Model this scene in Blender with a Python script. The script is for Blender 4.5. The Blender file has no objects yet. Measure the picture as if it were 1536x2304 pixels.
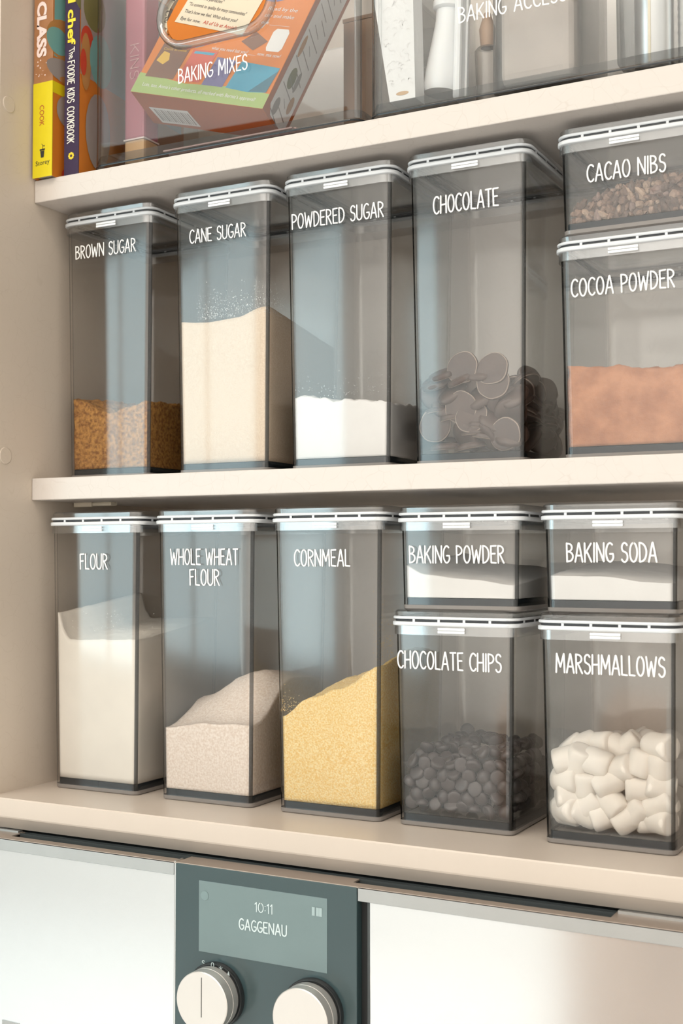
import bpy, math, random
from mathutils import Vector, Matrix, Euler, noise
random.seed(7)
SC = bpy.context.scene
COL = SC.collection
ZO = 1.40                                   # height of the working zero above the floor

# ------------------------------------------------------------------ camera
def make_camera():
    f, yaw, pitch, roll = 2805.76, math.radians(27.7718), math.radians(2.1413), math.radians(-0.0072)
    fw0 = Vector((-math.sin(yaw), math.cos(yaw), 0)); r0 = Vector((math.cos(yaw), math.sin(yaw), 0)); u0 = Vector((0, 0, 1))
    w = fw0 * math.cos(pitch) + u0 * math.sin(pitch); u = u0 * math.cos(pitch) - fw0 * math.sin(pitch)
    r = r0 * math.cos(roll) + u * math.sin(roll); u = u * math.cos(roll) - r0 * math.sin(roll)
    cam = bpy.data.cameras.new('camera'); cam.sensor_fit = 'VERTICAL'; cam.sensor_height = 36.0; cam.sensor_width = 24.0
    cam.lens = f / 2304 * 36.0; cam.clip_start = 0.02; cam.clip_end = 50
    cam.dof.use_dof = True; cam.dof.focus_distance = 1.14; cam.dof.aperture_fstop = 10.0
    o = bpy.data.objects.new('camera', cam); COL.objects.link(o)
    m = Matrix((r, u, -w)).transposed().to_4x4(); m.translation = Vector((0.87935, -0.98555, ZO - 0.04582))
    o.matrix_world = m; SC.camera = o
make_camera()

# ------------------------------------------------------------------ world, lights, exposure
world = bpy.data.worlds.new('daylight'); SC.world = world; world.use_nodes = True
world.node_tree.nodes['Background'].inputs[0].default_value = (0.62, 0.80, 0.88, 1)
world.node_tree.nodes['Background'].inputs[1].default_value = 2.2
def area(name, loc, rot, sx, sy, power, col):
    l = bpy.data.lights.new(name, 'AREA'); l.shape = 'RECTANGLE'; l.size = sx; l.size_y = sy; l.energy = power; l.color = col
    o = bpy.data.objects.new(name, l); COL.objects.link(o); o.location = loc; o.rotation_euler = rot; return o
area('window_daylight', (-2.10, -3.12, ZO + 0.29), (math.radians(90), 0, 0), 1.7, 1.66, 27, (0.76, 0.95, 0.96))
area('added_rear_wall_fill', (0.5, -1.55, ZO + 1.38), (math.radians(-38), 0, 0), 3.2, 0.5, 160, (1.0, 0.968, 0.93))  # added fill lamp: brightens the rear wall so it lights the shelves frontally
area('ceiling_light', (0.3, -1.1, ZO + 1.40), (0, 0, 0), 1.4, 0.5, 18, (1.0, 0.88, 0.74))
SC.view_settings.view_transform = 'Standard'; SC.view_settings.look = 'None'
SC.view_settings.exposure = -0.18; SC.view_settings.gamma = 1.0; SC.view_settings.use_curve_mapping = False
SC.cycles.transparent_max_bounces = 28; SC.cycles.max_bounces = 8; SC.cycles.glossy_bounces = 3
SC.cycles.caustics_reflective = False; SC.cycles.caustics_refractive = False

# ------------------------------------------------------------------ materials
MATS = {}
def base(name):
    m = bpy.data.materials.new(name); m.use_nodes = True; nt = m.node_tree
    return m, nt, nt.nodes['Principled BSDF']
def mat(name, col, rough=0.5, metal=0.0, spec=0.5, var=0.0, scale=40.0, bump=0.0, bscale=200.0, col2=None, sub=0.0, coat=0.0, detail=4.0):
    if name in MATS: return MATS[name]
    m, nt, b = base(name); N = nt.nodes; L = nt.links
    b.inputs['Roughness'].default_value = rough; b.inputs['Metallic'].default_value = metal
    b.inputs['Specular IOR Level'].default_value = spec; b.inputs['Coat Weight'].default_value = coat
    if sub:
        b.inputs['Subsurface Weight'].default_value = sub; b.inputs['Subsurface Radius'].default_value = (0.004, 0.003, 0.002)
    tc = N.new('ShaderNodeTexCoord')
    nz = N.new('ShaderNodeTexNoise'); nz.inputs['Scale'].default_value = scale; nz.inputs['Detail'].default_value = detail
    L.new(tc.outputs['Object'], nz.inputs['Vector'])
    rp = N.new('ShaderNodeValToRGB')
    c2 = col2 or tuple(max(0, c * (1 - var)) for c in col)
    rp.color_ramp.elements[0].position = 0.35; rp.color_ramp.elements[1].position = 0.65
    rp.color_ramp.elements[0].color = (*c2, 1); rp.color_ramp.elements[1].color = (*col, 1)
    L.new(nz.outputs['Fac'], rp.inputs['Fac']); L.new(rp.outputs['Color'], b.inputs['Base Color'])
    if bump:
        nb = N.new('ShaderNodeTexNoise'); nb.inputs['Scale'].default_value = bscale; nb.inputs['Detail'].default_value = 3
        L.new(tc.outputs['Object'], nb.inputs['Vector'])
        bp = N.new('ShaderNodeBump'); bp.inputs['Strength'].default_value = bump; bp.inputs['Distance'].default_value = 0.001
        L.new(nb.outputs['Fac'], bp.inputs['Height']); L.new(bp.outputs['Normal'], b.inputs['Normal'])
    MATS[name] = m; return m
def laminate(name, col, line):
    m, nt, b = base(name); N = nt.nodes; L = nt.links
    b.inputs['Roughness'].default_value = 0.38; b.inputs['Specular IOR Level'].default_value = 0.4
    tc = N.new('ShaderNodeTexCoord'); n0 = N.new('ShaderNodeTexNoise'); n0.inputs['Scale'].default_value = 14
    mx = N.new('ShaderNodeMixRGB'); mx.inputs[0].default_value = 0.06
    L.new(tc.outputs['Object'], n0.inputs['Vector']); L.new(tc.outputs['Object'], mx.inputs[1]); L.new(n0.outputs['Color'], mx.inputs[2])
    v = N.new('ShaderNodeTexVoronoi'); v.feature = 'DISTANCE_TO_EDGE'; v.inputs['Scale'].default_value = 70
    L.new(mx.outputs[0], v.inputs['Vector'])
    r = N.new('ShaderNodeValToRGB'); r.color_ramp.elements[0].position = 0.0; r.color_ramp.elements[1].position = 0.03
    r.color_ramp.elements[0].color = (*line, 1); r.color_ramp.elements[1].color = (*col, 1)
    L.new(v.outputs['Distance'], r.inputs['Fac'])
    n1 = N.new('ShaderNodeTexNoise'); n1.inputs['Scale'].default_value = 55; L.new(tc.outputs['Object'], n1.inputs['Vector'])
    r1 = N.new('ShaderNodeValToRGB'); r1.color_ramp.elements[0].position = 0.45; r1.color_ramp.elements[1].position = 0.6
    r1.color_ramp.elements[0].color = (1, 1, 1, 1); r1.color_ramp.elements[1].color = (0.25, 0.25, 0.25, 1)
    m2 = N.new('ShaderNodeMixRGB'); L.new(n1.outputs['Fac'], r1.inputs['Fac']); L.new(r1.outputs[0], m2.inputs[0])
    m2.inputs[1].default_value = (*col, 1); L.new(r.outputs[0], m2.inputs[2]); L.new(m2.outputs[0], b.inputs['Base Color'])
    MATS[name] = m; return m
def plastic(name, tint, edge, power=3.0, f0=0.04, rough=0.03, gl=1.0):
    """clear plastic: tinted see-through wall, denser where the wall is seen edge-on, with a mirror gloss"""
    m = bpy.data.materials.new(name); m.use_nodes = True; nt = m.node_tree; N = nt.nodes; L = nt.links; N.clear()
    out = N.new('ShaderNodeOutputMaterial'); lw = N.new('ShaderNodeLayerWeight'); lw.inputs['Blend'].default_value = 0.5
    p = N.new('ShaderNodeMath'); p.operation = 'POWER'; p.inputs[1].default_value = power; L.new(lw.outputs['Facing'], p.inputs[0])
    mc = N.new('ShaderNodeMixRGB'); mc.inputs[1].default_value = (*tint, 1); mc.inputs[2].default_value = (*edge, 1); L.new(p.outputs[0], mc.inputs[0])
    tr = N.new('ShaderNodeBsdfTransparent'); L.new(mc.outputs[0], tr.inputs['Color'])
    g = N.new('ShaderNodeBsdfGlossy'); g.inputs['Roughness'].default_value = rough; g.inputs['Color'].default_value = (gl, gl, gl, 1)
    p5 = N.new('ShaderNodeMath'); p5.operation = 'POWER'; p5.inputs[1].default_value = 5; L.new(lw.outputs['Facing'], p5.inputs[0])
    mu = N.new('ShaderNodeMath'); mu.operation = 'MULTIPLY_ADD'; mu.inputs[1].default_value = 1 - f0; mu.inputs[2].default_value = f0; L.new(p5.outputs[0], mu.inputs[0])
    mx = N.new('ShaderNodeMixShader'); L.new(mu.outputs[0], mx.inputs[0]); L.new(tr.outputs[0], mx.inputs[1]); L.new(g.outputs[0], mx.inputs[2])
    L.new(mx.outputs[0], out.inputs['Surface']); MATS[name] = m; return m

LAM = laminate('cream_laminate', (0.60, 0.55, 0.508), (0.555, 0.50, 0.455))
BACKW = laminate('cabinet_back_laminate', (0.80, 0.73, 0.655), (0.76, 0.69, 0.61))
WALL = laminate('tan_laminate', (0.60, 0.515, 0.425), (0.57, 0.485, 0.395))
SMOKE = plastic('smoked_plastic', (0.968, 0.966, 0.962), (0.12, 0.125, 0.13), 3.5, 0.044, 0.085)
SMOKE_EDGE = plastic('smoked_plastic_refraction_line', (0.25, 0.255, 0.26), (0.02, 0.02, 0.02), 1.0)  # dark lines of refraction at the corners, put into the tint
CLEAR = plastic('clear_lid_plastic', (0.95, 0.953, 0.957), (0.60, 0.61, 0.62), 2.0, 0.15, 0.10)
BINP = plastic('clear_bin_plastic', (0.955, 0.958, 0.96), (0.25, 0.27, 0.28), 2.5, 0.05, 0.03)
BINE = plastic('clear_bin_corner', (0.50, 0.54, 0.56), (0.10, 0.12, 0.13), 1.5, 0.15, 0.05)
RINGP = plastic('thick_clear_plastic', (0.86, 0.855, 0.85), (0.16, 0.16, 0.16), 1.5, 0.14, 0.04)
FOOT = mat('foot_plastic', (0.20, 0.18, 0.165), 0.2, coat=0.4)
BASEF = mat('grey_base_floor', (0.36, 0.345, 0.33), 0.3)
FOOTC = plastic('bin_foot_plastic', (0.75, 0.74, 0.73), (0.2, 0.2, 0.2), 1.5, 0.06, 0.08)
BAND = mat('black_base_band', (0.012, 0.016, 0.02), 0.18)
GASKET = mat('white_silicone', (0.64, 0.66, 0.68), 0.35)
SLOT = mat('dark_gasket_groove', (0.03, 0.033, 0.037), 0.4)
TAB_HIGHLIGHT = mat('latch_highlight_white', (0.88, 0.90, 0.91), 0.15, coat=0.5)  # white stands in for ceiling reflections on the clear latch tab
VINYL = mat('white_vinyl', (0.80, 0.785, 0.765), 0.45)
FLOURM = mat('flour_powder', (0.78, 0.72, 0.64), 0.95, spec=0.1, var=0.04, scale=30)
WWM = mat('wholewheat_powder', (0.80, 0.70, 0.62), 0.95, spec=0.1, col2=(0.68, 0.55, 0.46), scale=500, detail=2, bump=0.5, bscale=300)
CORNM = mat('cornmeal_grain', (0.86, 0.68, 0.34), 0.9, spec=0.15, col2=(0.78, 0.48, 0.14), scale=650, detail=2, bump=0.9, bscale=600)
BROWNM = mat('brown_sugar_grain', (0.50, 0.24, 0.055), 0.75, spec=0.3, col2=(0.20, 0.075, 0.012), scale=330, detail=3, bump=1.0, bscale=500)
CANEM = mat('cane_sugar_grain', (0.75, 0.605, 0.455), 0.8, spec=0.3, col2=(0.67, 0.51, 0.365), scale=700, detail=2, bump=0.4, bscale=900)
POWM = mat('powdered_sugar', (0.77, 0.75, 0.735), 0.95, spec=0.1, var=0.03, scale=60)
COCOAM = mat('cocoa_powder', (0.50, 0.225, 0.115), 0.95, spec=0.1, col2=(0.36, 0.145, 0.07), scale=55, bump=0.7, bscale=170)
SODAM = mat('soda_powder', (0.74, 0.72, 0.70), 0.95, spec=0.1, var=0.03, scale=40)
MARSHM = mat('marshmallow_skin', (0.76, 0.70, 0.63), 0.75, spec=0.2, var=0.03, scale=50, sub=0.08)
WAFERM = mat('dark_chocolate', (0.080, 0.050, 0.040), 0.42, spec=0.5, col2=(0.055, 0.032, 0.025), scale=60, bump=0.15, bscale=250)
RIMM = mat('chocolate_bloom_rim', (0.34, 0.27, 0.225), 0.55)
CHIPM = mat('chocolate_chip', (0.060, 0.046, 0.044), 0.40, spec=0.5, col2=(0.035, 0.026, 0.025), scale=80, bump=0.1, bscale=300)
NIBM = [mat('cacao_nib_%d' % i, c, 0.6, var=0.3, scale=250, bump=0.4, bscale=400) for i, c in enumerate(
    [(0.25, 0.155, 0.11), (0.33, 0.22, 0.165), (0.17, 0.10, 0.07), (0.40, 0.28, 0.205), (0.25, 0.17, 0.145), (0.12, 0.072, 0.052)])]
STEEL = mat('brushed_steel', (0.78, 0.77, 0.75), 0.28, 1.0, var=0.04, scale=8)
ALU = mat('anodised_trim', (0.42, 0.42, 0.41), 0.42, 0.85, var=0.03)
TOP_WARM = mat('trim_top_warm_bounce', (0.40, 0.33, 0.28), 0.4, 0.6)  # warm bounce from the shelf painted into the trim's top face
BLACK = mat('black_void', (0.008, 0.009, 0.009), 0.6)
DARKM = mat('dark_housing', (0.04, 0.046, 0.046), 0.45)
PANELG = mat('dark_glass_panel', (0.032, 0.058, 0.062), 0.22, spec=0.5, coat=0.3)
SCREEN = mat('screen_glass', (0.135, 0.19, 0.192), 0.25, coat=0.4)
DOORG = mat('pale_mirror_door', (0.71, 0.725, 0.73), 0.14, 0.8, coat=0.1)
KNOBF = mat('spun_knob_face', (0.66, 0.62, 0.58), 0.33, 0.75)
KNOBB = mat('black_knob_collar', (0.015, 0.017, 0.018), 0.2)

# ------------------------------------------------------------------ mesh helpers
def link(name, verts, faces, m, parent=None, smooth=False, mi=None, extra=None):
    me = bpy.data.meshes.new(name); me.from_pydata([tuple(v) for v in verts], [], faces); me.materials.append(m)
    for e in (extra or []): me.materials.append(e)
    if mi: me.polygons.foreach_set('material_index', mi)
    if smooth: me.polygons.foreach_set('use_smooth', [True] * len(me.polygons))
    me.update(); o = bpy.data.objects.new(name, me); COL.objects.link(o)
    if parent: o.parent = parent
    return o
def tag(o, label, cat, group=None, kind=None):
    if kind: o['kind'] = kind
    if label: o['label'] = label
    if cat: o['category'] = cat
    if group: o['group'] = group
    return o
def empty(name, loc, label, cat, rot=(0, 0, 0), group=None):
    o = bpy.data.objects.new(name, None); COL.objects.link(o); o.location = loc; o.rotation_euler = rot; o.empty_display_size = 0.02
    return tag(o, label, cat, group)
def box_data(x0, x1, y0, y1, z0, z1):
    v = [(x, y, z) for z in (z0, z1) for y in (y0, y1) for x in (x0, x1)]
    return v, [(0, 2, 3, 1), (4, 5, 7, 6), (0, 1, 5, 4), (2, 6, 7, 3), (0, 4, 6, 2), (1, 3, 7, 5)]
def box(name, x0, x1, y0, y1, z0, z1, m, parent=None, bevel=0.0, seg=2):
    v, f = box_data(x0, x1, y0, y1, z0, z1); o = link(name, v, f, m, parent)
    if bevel:
        md = o.modifiers.new('bevel', 'BEVEL'); md.width = bevel; md.segments = seg; md.limit_method = 'ANGLE'
    return o
def rrect(a, b, r, n=5):
    pts = []
    for cx, cy, a0 in ((a - r, -(b - r), -90), (a - r, b - r, 0), (-(a - r), b - r, 90), (-(a - r), -(b - r), 180)):
        for i in range(n + 1):
            t = math.radians(a0 + 90 * i / n); pts.append((cx + r * math.cos(t), cy + r * math.sin(t)))
    return pts                                    # starts on the front edge, right-hand end; goes anticlockwise from above
class MB:
    def __init__(s): s.v = []; s.f = []; s.m = []
    def loops(s, ls, mi=0, cap0=False, cap1=False, flip=False, mfun=None, closed=True):
        n = len(ls[0]); b0 = len(s.v)
        for l in ls: s.v += l
        for k in range(len(ls) - 1):
            for i in range(n if closed else n - 1):
                j = (i + 1) % n; q = (b0 + k * n + i, b0 + k * n + j, b0 + (k + 1) * n + j, b0 + (k + 1) * n + i)
                s.f.append(q[::-1] if flip else q); s.m.append(mfun(i) if mfun else mi)
        if cap0: q = tuple(b0 + i for i in range(n)); s.f.append(q if flip else q[::-1]); s.m.append(mi)
        if cap1: q = tuple(b0 + (len(ls) - 1) * n + i for i in range(n)); s.f.append(q[::-1] if flip else q); s.m.append(mi)
    def box(s, *a, mi=0):
        v, f = box_data(*a); b0 = len(s.v); s.v += v; s.f += [tuple(i + b0 for i in q) for q in f]; s.m += [mi] * 6
    def poly(s, pts, mi=0):
        b0 = len(s.v); s.v += pts; s.f.append(tuple(range(b0, b0 + len(pts)))); s.m.append(mi)
    def build(s, name, m, parent=None, smooth=False, extra=None): return link(name, s.v, s.f, m, parent, smooth, s.m if extra else None, extra)
def ring(a, b, r, z, n=5): return [(x, y, z) for x, y in rrect(a, b, r, n)]
def auto_smooth(o, ang=40):
    o.data.polygons.foreach_set('use_smooth', [True] * len(o.data.polygons))
    o.data.set_sharp_from_angle(angle=math.radians(ang))

# ------------------------------------------------------------------ hand-drawn capital letters
def arc(cx, cy, rx, ry, a0, a1, n=12):
    return [(cx + rx * math.cos(math.radians(a0 + (a1 - a0) * i / n)), cy + ry * math.sin(math.radians(a0 + (a1 - a0) * i / n))) for i in range(n + 1)]
GL = {
 'A': (.42, [[(0, 0), (.20, 1), (.23, 1), (.42, 0)], [(.07, .33), (.36, .33)]]),
 'B': (.36, [[(.02, 0), (0, 1)], [(0, .98)] + arc(.10, .77, .20, .21, 80, -80) + [(.03, .55)] + arc(.10, .28, .26, .26, 80, -90) + [(.02, .01)]]),
 'C': (.36, [arc(.22, .5, .22, .5, 48, 312, 18)]),
 'D': (.38, [[(.02, 0), (0, 1)], [(0, 1)] + arc(.06, .5, .32, .49, 84, -86, 14) + [(.02, .01)]]),
 'E': (.32, [[(.32, 1), (0, .98), (.02, .02), (.32, 0)], [(.01, .53), (.26, .54)]]),
 'F': (.32, [[(.32, 1), (0, .98), (.02, 0)], [(.01, .52), (.26, .54)]]),
 'G': (.38, [arc(.22, .5, .22, .5, 55, 330, 18) + [(.385, .42), (.22, .42)]]),
 'H': (.38, [[(0, 0), (.01, 1)], [(.38, 0), (.37, 1)], [(0, .48), (.38, .5)]]),
 'I': (.05, [[(.02, 0), (.03, 1)]]),
 'K': (.38, [[(.01, 0), (0, 1)], [(.36, .98), (.02, .42)], [(.12, .56), (.38, 0)]]),
 'L': (.30, [[(0, 1), (.01, .02), (.30, 0)]]),
 'M': (.50, [[(0, 0), (.04, 1), (.25, .30), (.46, 1), (.50, 0)]]),
 'N': (.40, [[(.01, 0), (0, 1), (.39, .02), (.40, 1)]]),
 'O': (.40, [arc(.20, .5, .20, .5, 90, 450, 24)]),
 'P': (.34, [[(.02, 0), (0, 1)], [(0, .99)] + arc(.08, .73, .26, .26, 85, -90) + [(.02, .47)]]),
 'R': (.36, [[(.02, 0), (0, 1)], [(0, .99)] + arc(.08, .76, .25, .23, 85, -90) + [(.02, .52)], [(.10, .53), (.36, 0)]]),
 'S': (.34, [arc(.18, .76, .155, .24, 30, 230, 10) + arc(.17, .26, .17, .27, 55, -150, 12)]),
 'T': (.36, [[(0, .99), (.36, 1)], [(.18, 1), (.19, 0)]]),
 'U': (.38, [[(0, 1), (.01, .3)] + arc(.19, .27, .18, .27, 180, 360, 10) + [(.37, .3), (.38, 1)]]),
 'W': (.56, [[(0, 1), (.12, 0), (.28, .75), (.42, 0), (.56, 1)]]),
 'X': (.40, [[(0, 0), (.40, 1)], [(.02, 1), (.38, 0)]]),
 '0': (.40, [arc(.20, .5, .20, .5, 90, 450, 20)]), '1': (.14, [[(0, .8), (.12, 1), (.12, 0)]]),
 ':': (.05, [[(.02, .25), (.025, .28)], [(.02, .7), (.025, .73)]]), ' ': (.22, [])}
def strokes(poly, w, cap=5):
    """one stroke as a flat ribbon with round ends -> verts2d, faces"""
    P = [Vector(p) for p in poly]; n = len(P); hw = w / 2; L = []; R = []
    for i in range(n):
        if i == 0: d = P[1] - P[0]
        elif i == n - 1: d = P[-1] - P[-2]
        else: d = (P[i] - P[i - 1]).normalized() + (P[i + 1] - P[i]).normalized()
        d = d.normalized(); nn = Vector((-d.y, d.x)); k = hw
        if 0 < i < n - 1:
            e = (P[i] - P[i - 1]).normalized(); c = max(0.55, abs(Vector((-e.y, e.x)).dot(nn))); k = hw / c
        L.append(P[i] + nn * k); R.append(P[i] - nn * k)
    v = []; f = []
    for a, b in zip(L, R): v += [a, b]
    for i in range(n - 1): f.append((2 * i, 2 * i + 1, 2 * i + 3, 2 * i + 2))
    for c, d in ((P[0], P[0] - P[1]), (P[-1], P[-1] - P[-2])):
        t0 = math.atan2(d.y, d.x) - math.pi / 2; b0 = len(v)
        v += [c + Vector((math.cos(t0 + math.pi * i / cap), math.sin(t0 + math.pi * i / cap))) * hw for i in range(cap + 1)]
        f.append(tuple(range(b0, b0 + cap + 1)))
    return v, f
def letter_geo(s, h, width=None, weight=0.095, gap=0.13, jit=0.0):
    x = 0; items = []
    rnd = random.Random(s)
    for ch in s:
        w, st = GL[ch]; dy = rnd.uniform(-jit, jit) if jit else 0
        for p in st: items.append([(x + a, b + dy) for a, b in p])
        x += w + gap
    tot = x - gap; sx = h if width is None else width / tot
    V = []; F = []; parts = []
    for p in items:                                               # break the stroke at sharp corners so both legs keep their weight
        cur = [p[0]]
        for i in range(1, len(p)):
            cur.append(p[i])
            if i < len(p) - 1:
                d0 = Vector(((p[i][0] - p[i - 1][0]) * sx, (p[i][1] - p[i - 1][1]) * h)); d1 = Vector(((p[i + 1][0] - p[i][0]) * sx, (p[i + 1][1] - p[i][1]) * h))
                if d0.length > 0 and d1.length > 0 and d0.angle(d1) > math.radians(48): parts.append(cur); cur = [p[i]]
        parts.append(cur)
    for p in parts:
        v, f = strokes([(a * sx, b * h) for a, b in p], weight * h); b0 = len(V); V += [Vector((q.x, q.y, (len(F) % 97) * 1.5e-6)) for q in v]; F += [tuple(i + b0 for i in q) for q in f]
    return V, F, tot * sx
def lettering(name, s, org, u, v, h, m, parent, width=None, weight=0.095, gap=0.13, center=False, thick=0.0):
    V, F, W = letter_geo(s, h, width, weight, gap); u = Vector(u); v = Vector(v); o = Vector(org)
    if center: o = o - u * (W / 2)
    nn = u.cross(v).normalized(); return [(o + u * p.x + v * p.y + nn * p.z) for p in V], F
def put_letters(name, parts, m, parent):
    V = []; F = []
    for v, f in parts: b0 = len(V); V += v; F += [tuple(i + b0 for i in q) for q in f]
    return link(name, V, F, m, parent)
def type_text(name, s, org, u, v, size, m, parent, center=False, width=None, bold=0.0):
    cu = bpy.data.curves.new('t', 'FONT'); cu.body = s; cu.size = 1.0; cu.resolution_u = 3; cu.offset = bold
    if center: cu.align_x = 'CENTER'
    to = bpy.data.objects.new('t', cu); COL.objects.link(to)
    me = bpy.data.meshes.new_from_object(to); bpy.data.objects.remove(to); bpy.data.curves.remove(cu)
    xs = [p.co.x for p in me.vertices]; k = (width / (max(xs) - min(xs))) if width else size
    u = Vector(u); v = Vector(v); org = Vector(org)
    for p in me.vertices: p.co = org + u * (p.co.x * k) + v * (p.co.y * size)
    me.name = name; me.materials.clear(); me.materials.append(m)
    o = bpy.data.objects.new(name, me); COL.objects.link(o); o.parent = parent; return o

# ------------------------------------------------------------------ the setting
Z_TT, Z_TB, Z_MT, Z_MB, Z_BT = ZO + 0.3463, ZO + 0.3230, ZO + 0.0367, ZO + 0.0142, ZO - 0.2785
def struct(o): o['kind'] = 'structure'; return o
PAINT = mat('room_paint', (0.84, 0.83, 0.81), 0.7); OAK = mat('pale_stone_floor', (0.78, 0.775, 0.765), 0.35, col2=(0.73, 0.725, 0.715), scale=6)
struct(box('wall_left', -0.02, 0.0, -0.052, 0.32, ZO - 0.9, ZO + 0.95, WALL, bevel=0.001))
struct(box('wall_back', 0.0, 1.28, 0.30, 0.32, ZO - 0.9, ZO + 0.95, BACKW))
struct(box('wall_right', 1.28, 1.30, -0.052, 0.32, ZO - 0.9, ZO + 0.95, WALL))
struct(box('floor', -3.4, 2.6, -3.35, 0.40, -0.05, 0.0, OAK))
struct(box('ceiling', -3.4, 2.6, -3.35, 0.40, ZO + 1.45, ZO + 1.50, PAINT))
struct(box('trim_added_shade', 0.0, 1.28, -0.01, 0.30, ZO + 0.78, ZO + 0.805, WALL))  # unseen cabinet top, added to shade the bins
mb = MB()
for a in ((-3.4, -0.02), (1.30, 2.6)): mb.box(a[0], a[1], 0.30, 0.40, 0.0, ZO + 1.45)
mb.box(-0.02, 1.30, 0.32, 0.40, 0.0, ZO + 1.45)
struct(mb.build('wall_front', PAINT))
struct(box('wall_side_left', -3.45, -3.4, -3.35, 0.40, 0.0, ZO + 1.45, PAINT))
struct(box('wall_side_right', 2.6, 2.65, -3.35, 0.40, 0.0, ZO + 1.45, PAINT))
mb = MB()
for a in ((-3.4, -3.0, 0, ZO + 1.45), (-1.2, 2.6, 0, ZO + 1.45), (-3.0, -1.2, 0, ZO - 0.58), (-3.0, -1.2, ZO + 1.15, ZO + 1.45)):
    mb.box(a[0], a[1], -3.35, -3.20, a[2], a[3])
struct(mb.build('wall_rear', PAINT))
WIN = struct(box('window_1', -3.06, -1.14, -3.20, -3.16, ZO - 0.64, ZO - 0.58, PAINT))
for x0, x1, z0, z1 in ((-3.06, -3.0, -.58, 1.21), (-1.20, -1.14, -.58, 1.21), (-3.0, -1.2, 1.15, 1.21), (-2.13, -2.09, -.58, 1.15)):
    box('window_frame', x0, x1, -3.10, -3.06, ZO + z0, ZO + z1, PAINT, WIN)

sb = empty('added_sideboard', (0.27, -1.95, 0), 'unseen oak sideboard added to reflect in the oven door', 'sideboard')  # added out of view to give the oven door a warm reflected band
WOOD = mat('oak_wood', (0.60, 0.42, 0.31), 0.45, col2=(0.52, 0.35, 0.25), scale=9)
box('carcass', -0.22, 0.22, -0.25, 0.20, 0.12, 0.95, WOOD, sb, 0.004)
for k in (-1, 1):
    dd = box('cabinet_door', min(0.005 * k, 0.215 * k), max(0.005 * k, 0.215 * k), 0.20, 0.22, 0.14, 0.93, WOOD, sb, 0.003); box('knob', 0.03 * k - 0.01, 0.03 * k + 0.01, 0.22, 0.245, 0.55, 0.57, BLACK, dd, 0.004)
for k in (-1, 1):
    for q in (-0.22, 0.17): box('leg', 0.19 * k - 0.02, 0.19 * k + 0.02, q, q + 0.04, 0.0, 0.12, BLACK, sb)

def shelf(z0, z1, y0, label):
    t = empty('shelf_board', (0.6, 0.1, z0), label, 'shelf')
    o = box('board', -0.5996, 0.679, y0 - 0.1, 0.1995, 0.0, z1 - z0, LAM, t, 0.0009); return t
shelf(Z_TB, Z_TT, 0.0, 'cream laminate shelf board carrying the cookbooks and clear bins')
S2 = shelf(Z_MB, Z_MT, 0.0, 'cream laminate shelf board carrying the sugar and cocoa containers')
# deep bottom shelf with a bevelled lower edge
t = empty('cabinet_bottom_shelf', (0.6, 0.1, ZO - 0.307), 'deep cream bottom shelf carrying flour and marshmallow containers above the oven', 'shelf')
prof = [(0.1995, -0.0022), (-0.1475, -0.0022), (-0.1562, 0.0098), (-0.1566, 0.0112), (-0.1566, 0.0273), (-0.1556, 0.0285), (0.1995, 0.0285)]
mb = MB(); mb.loops([[(x, y, z) for y, z in prof] for x in (-0.62, 0.679)], cap0=True, cap1=True, flip=True)
SLABM = mat('bottom_shelf_finish', (0.54, 0.462, 0.392), 0.38, var=0.03, scale=12)
mb.build('board', SLABM, t)
# small catch under the middle shelf, screw caps on the side wall
cat_ = empty('shelf_support_clip', (0.030, 0.072, Z_MB), 'small cream clip under the middle shelf near the wall', 'clip')
CL = mat('clip_plastic', (0.80, 0.72, 0.58), 0.5)
box('clip_plate', -0.028, 0.020, -0.006, 0.006, -0.0038, 0.0, CL, cat_, 0.0012); box('clip_lip', -0.028, -0.004, -0.0085, -0.006, -0.0048, 0.0, CL, cat_, 0.0006)
for zz, what in ((ZO + 0.4142, 'beside the yellow cookbook'), (ZO + 0.0574, 'below the brown sugar')):
    mb = MB(); mb.loops([[(h, 0.0085 * k * math.cos(a * math.pi / 12), 0.0085 * k * math.sin(a * math.pi / 12)) for a in range(24)] for h, k in ((0, 1), (0.0006, 1), (0.001, 0.93))], cap1=True)
    o = mb.build('screw_cap', WALL); o.location = (0.0, -0.039, zz); tag(o, 'flat round tan screw cover cap on the side wall ' + what, 'screw cap')

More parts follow.
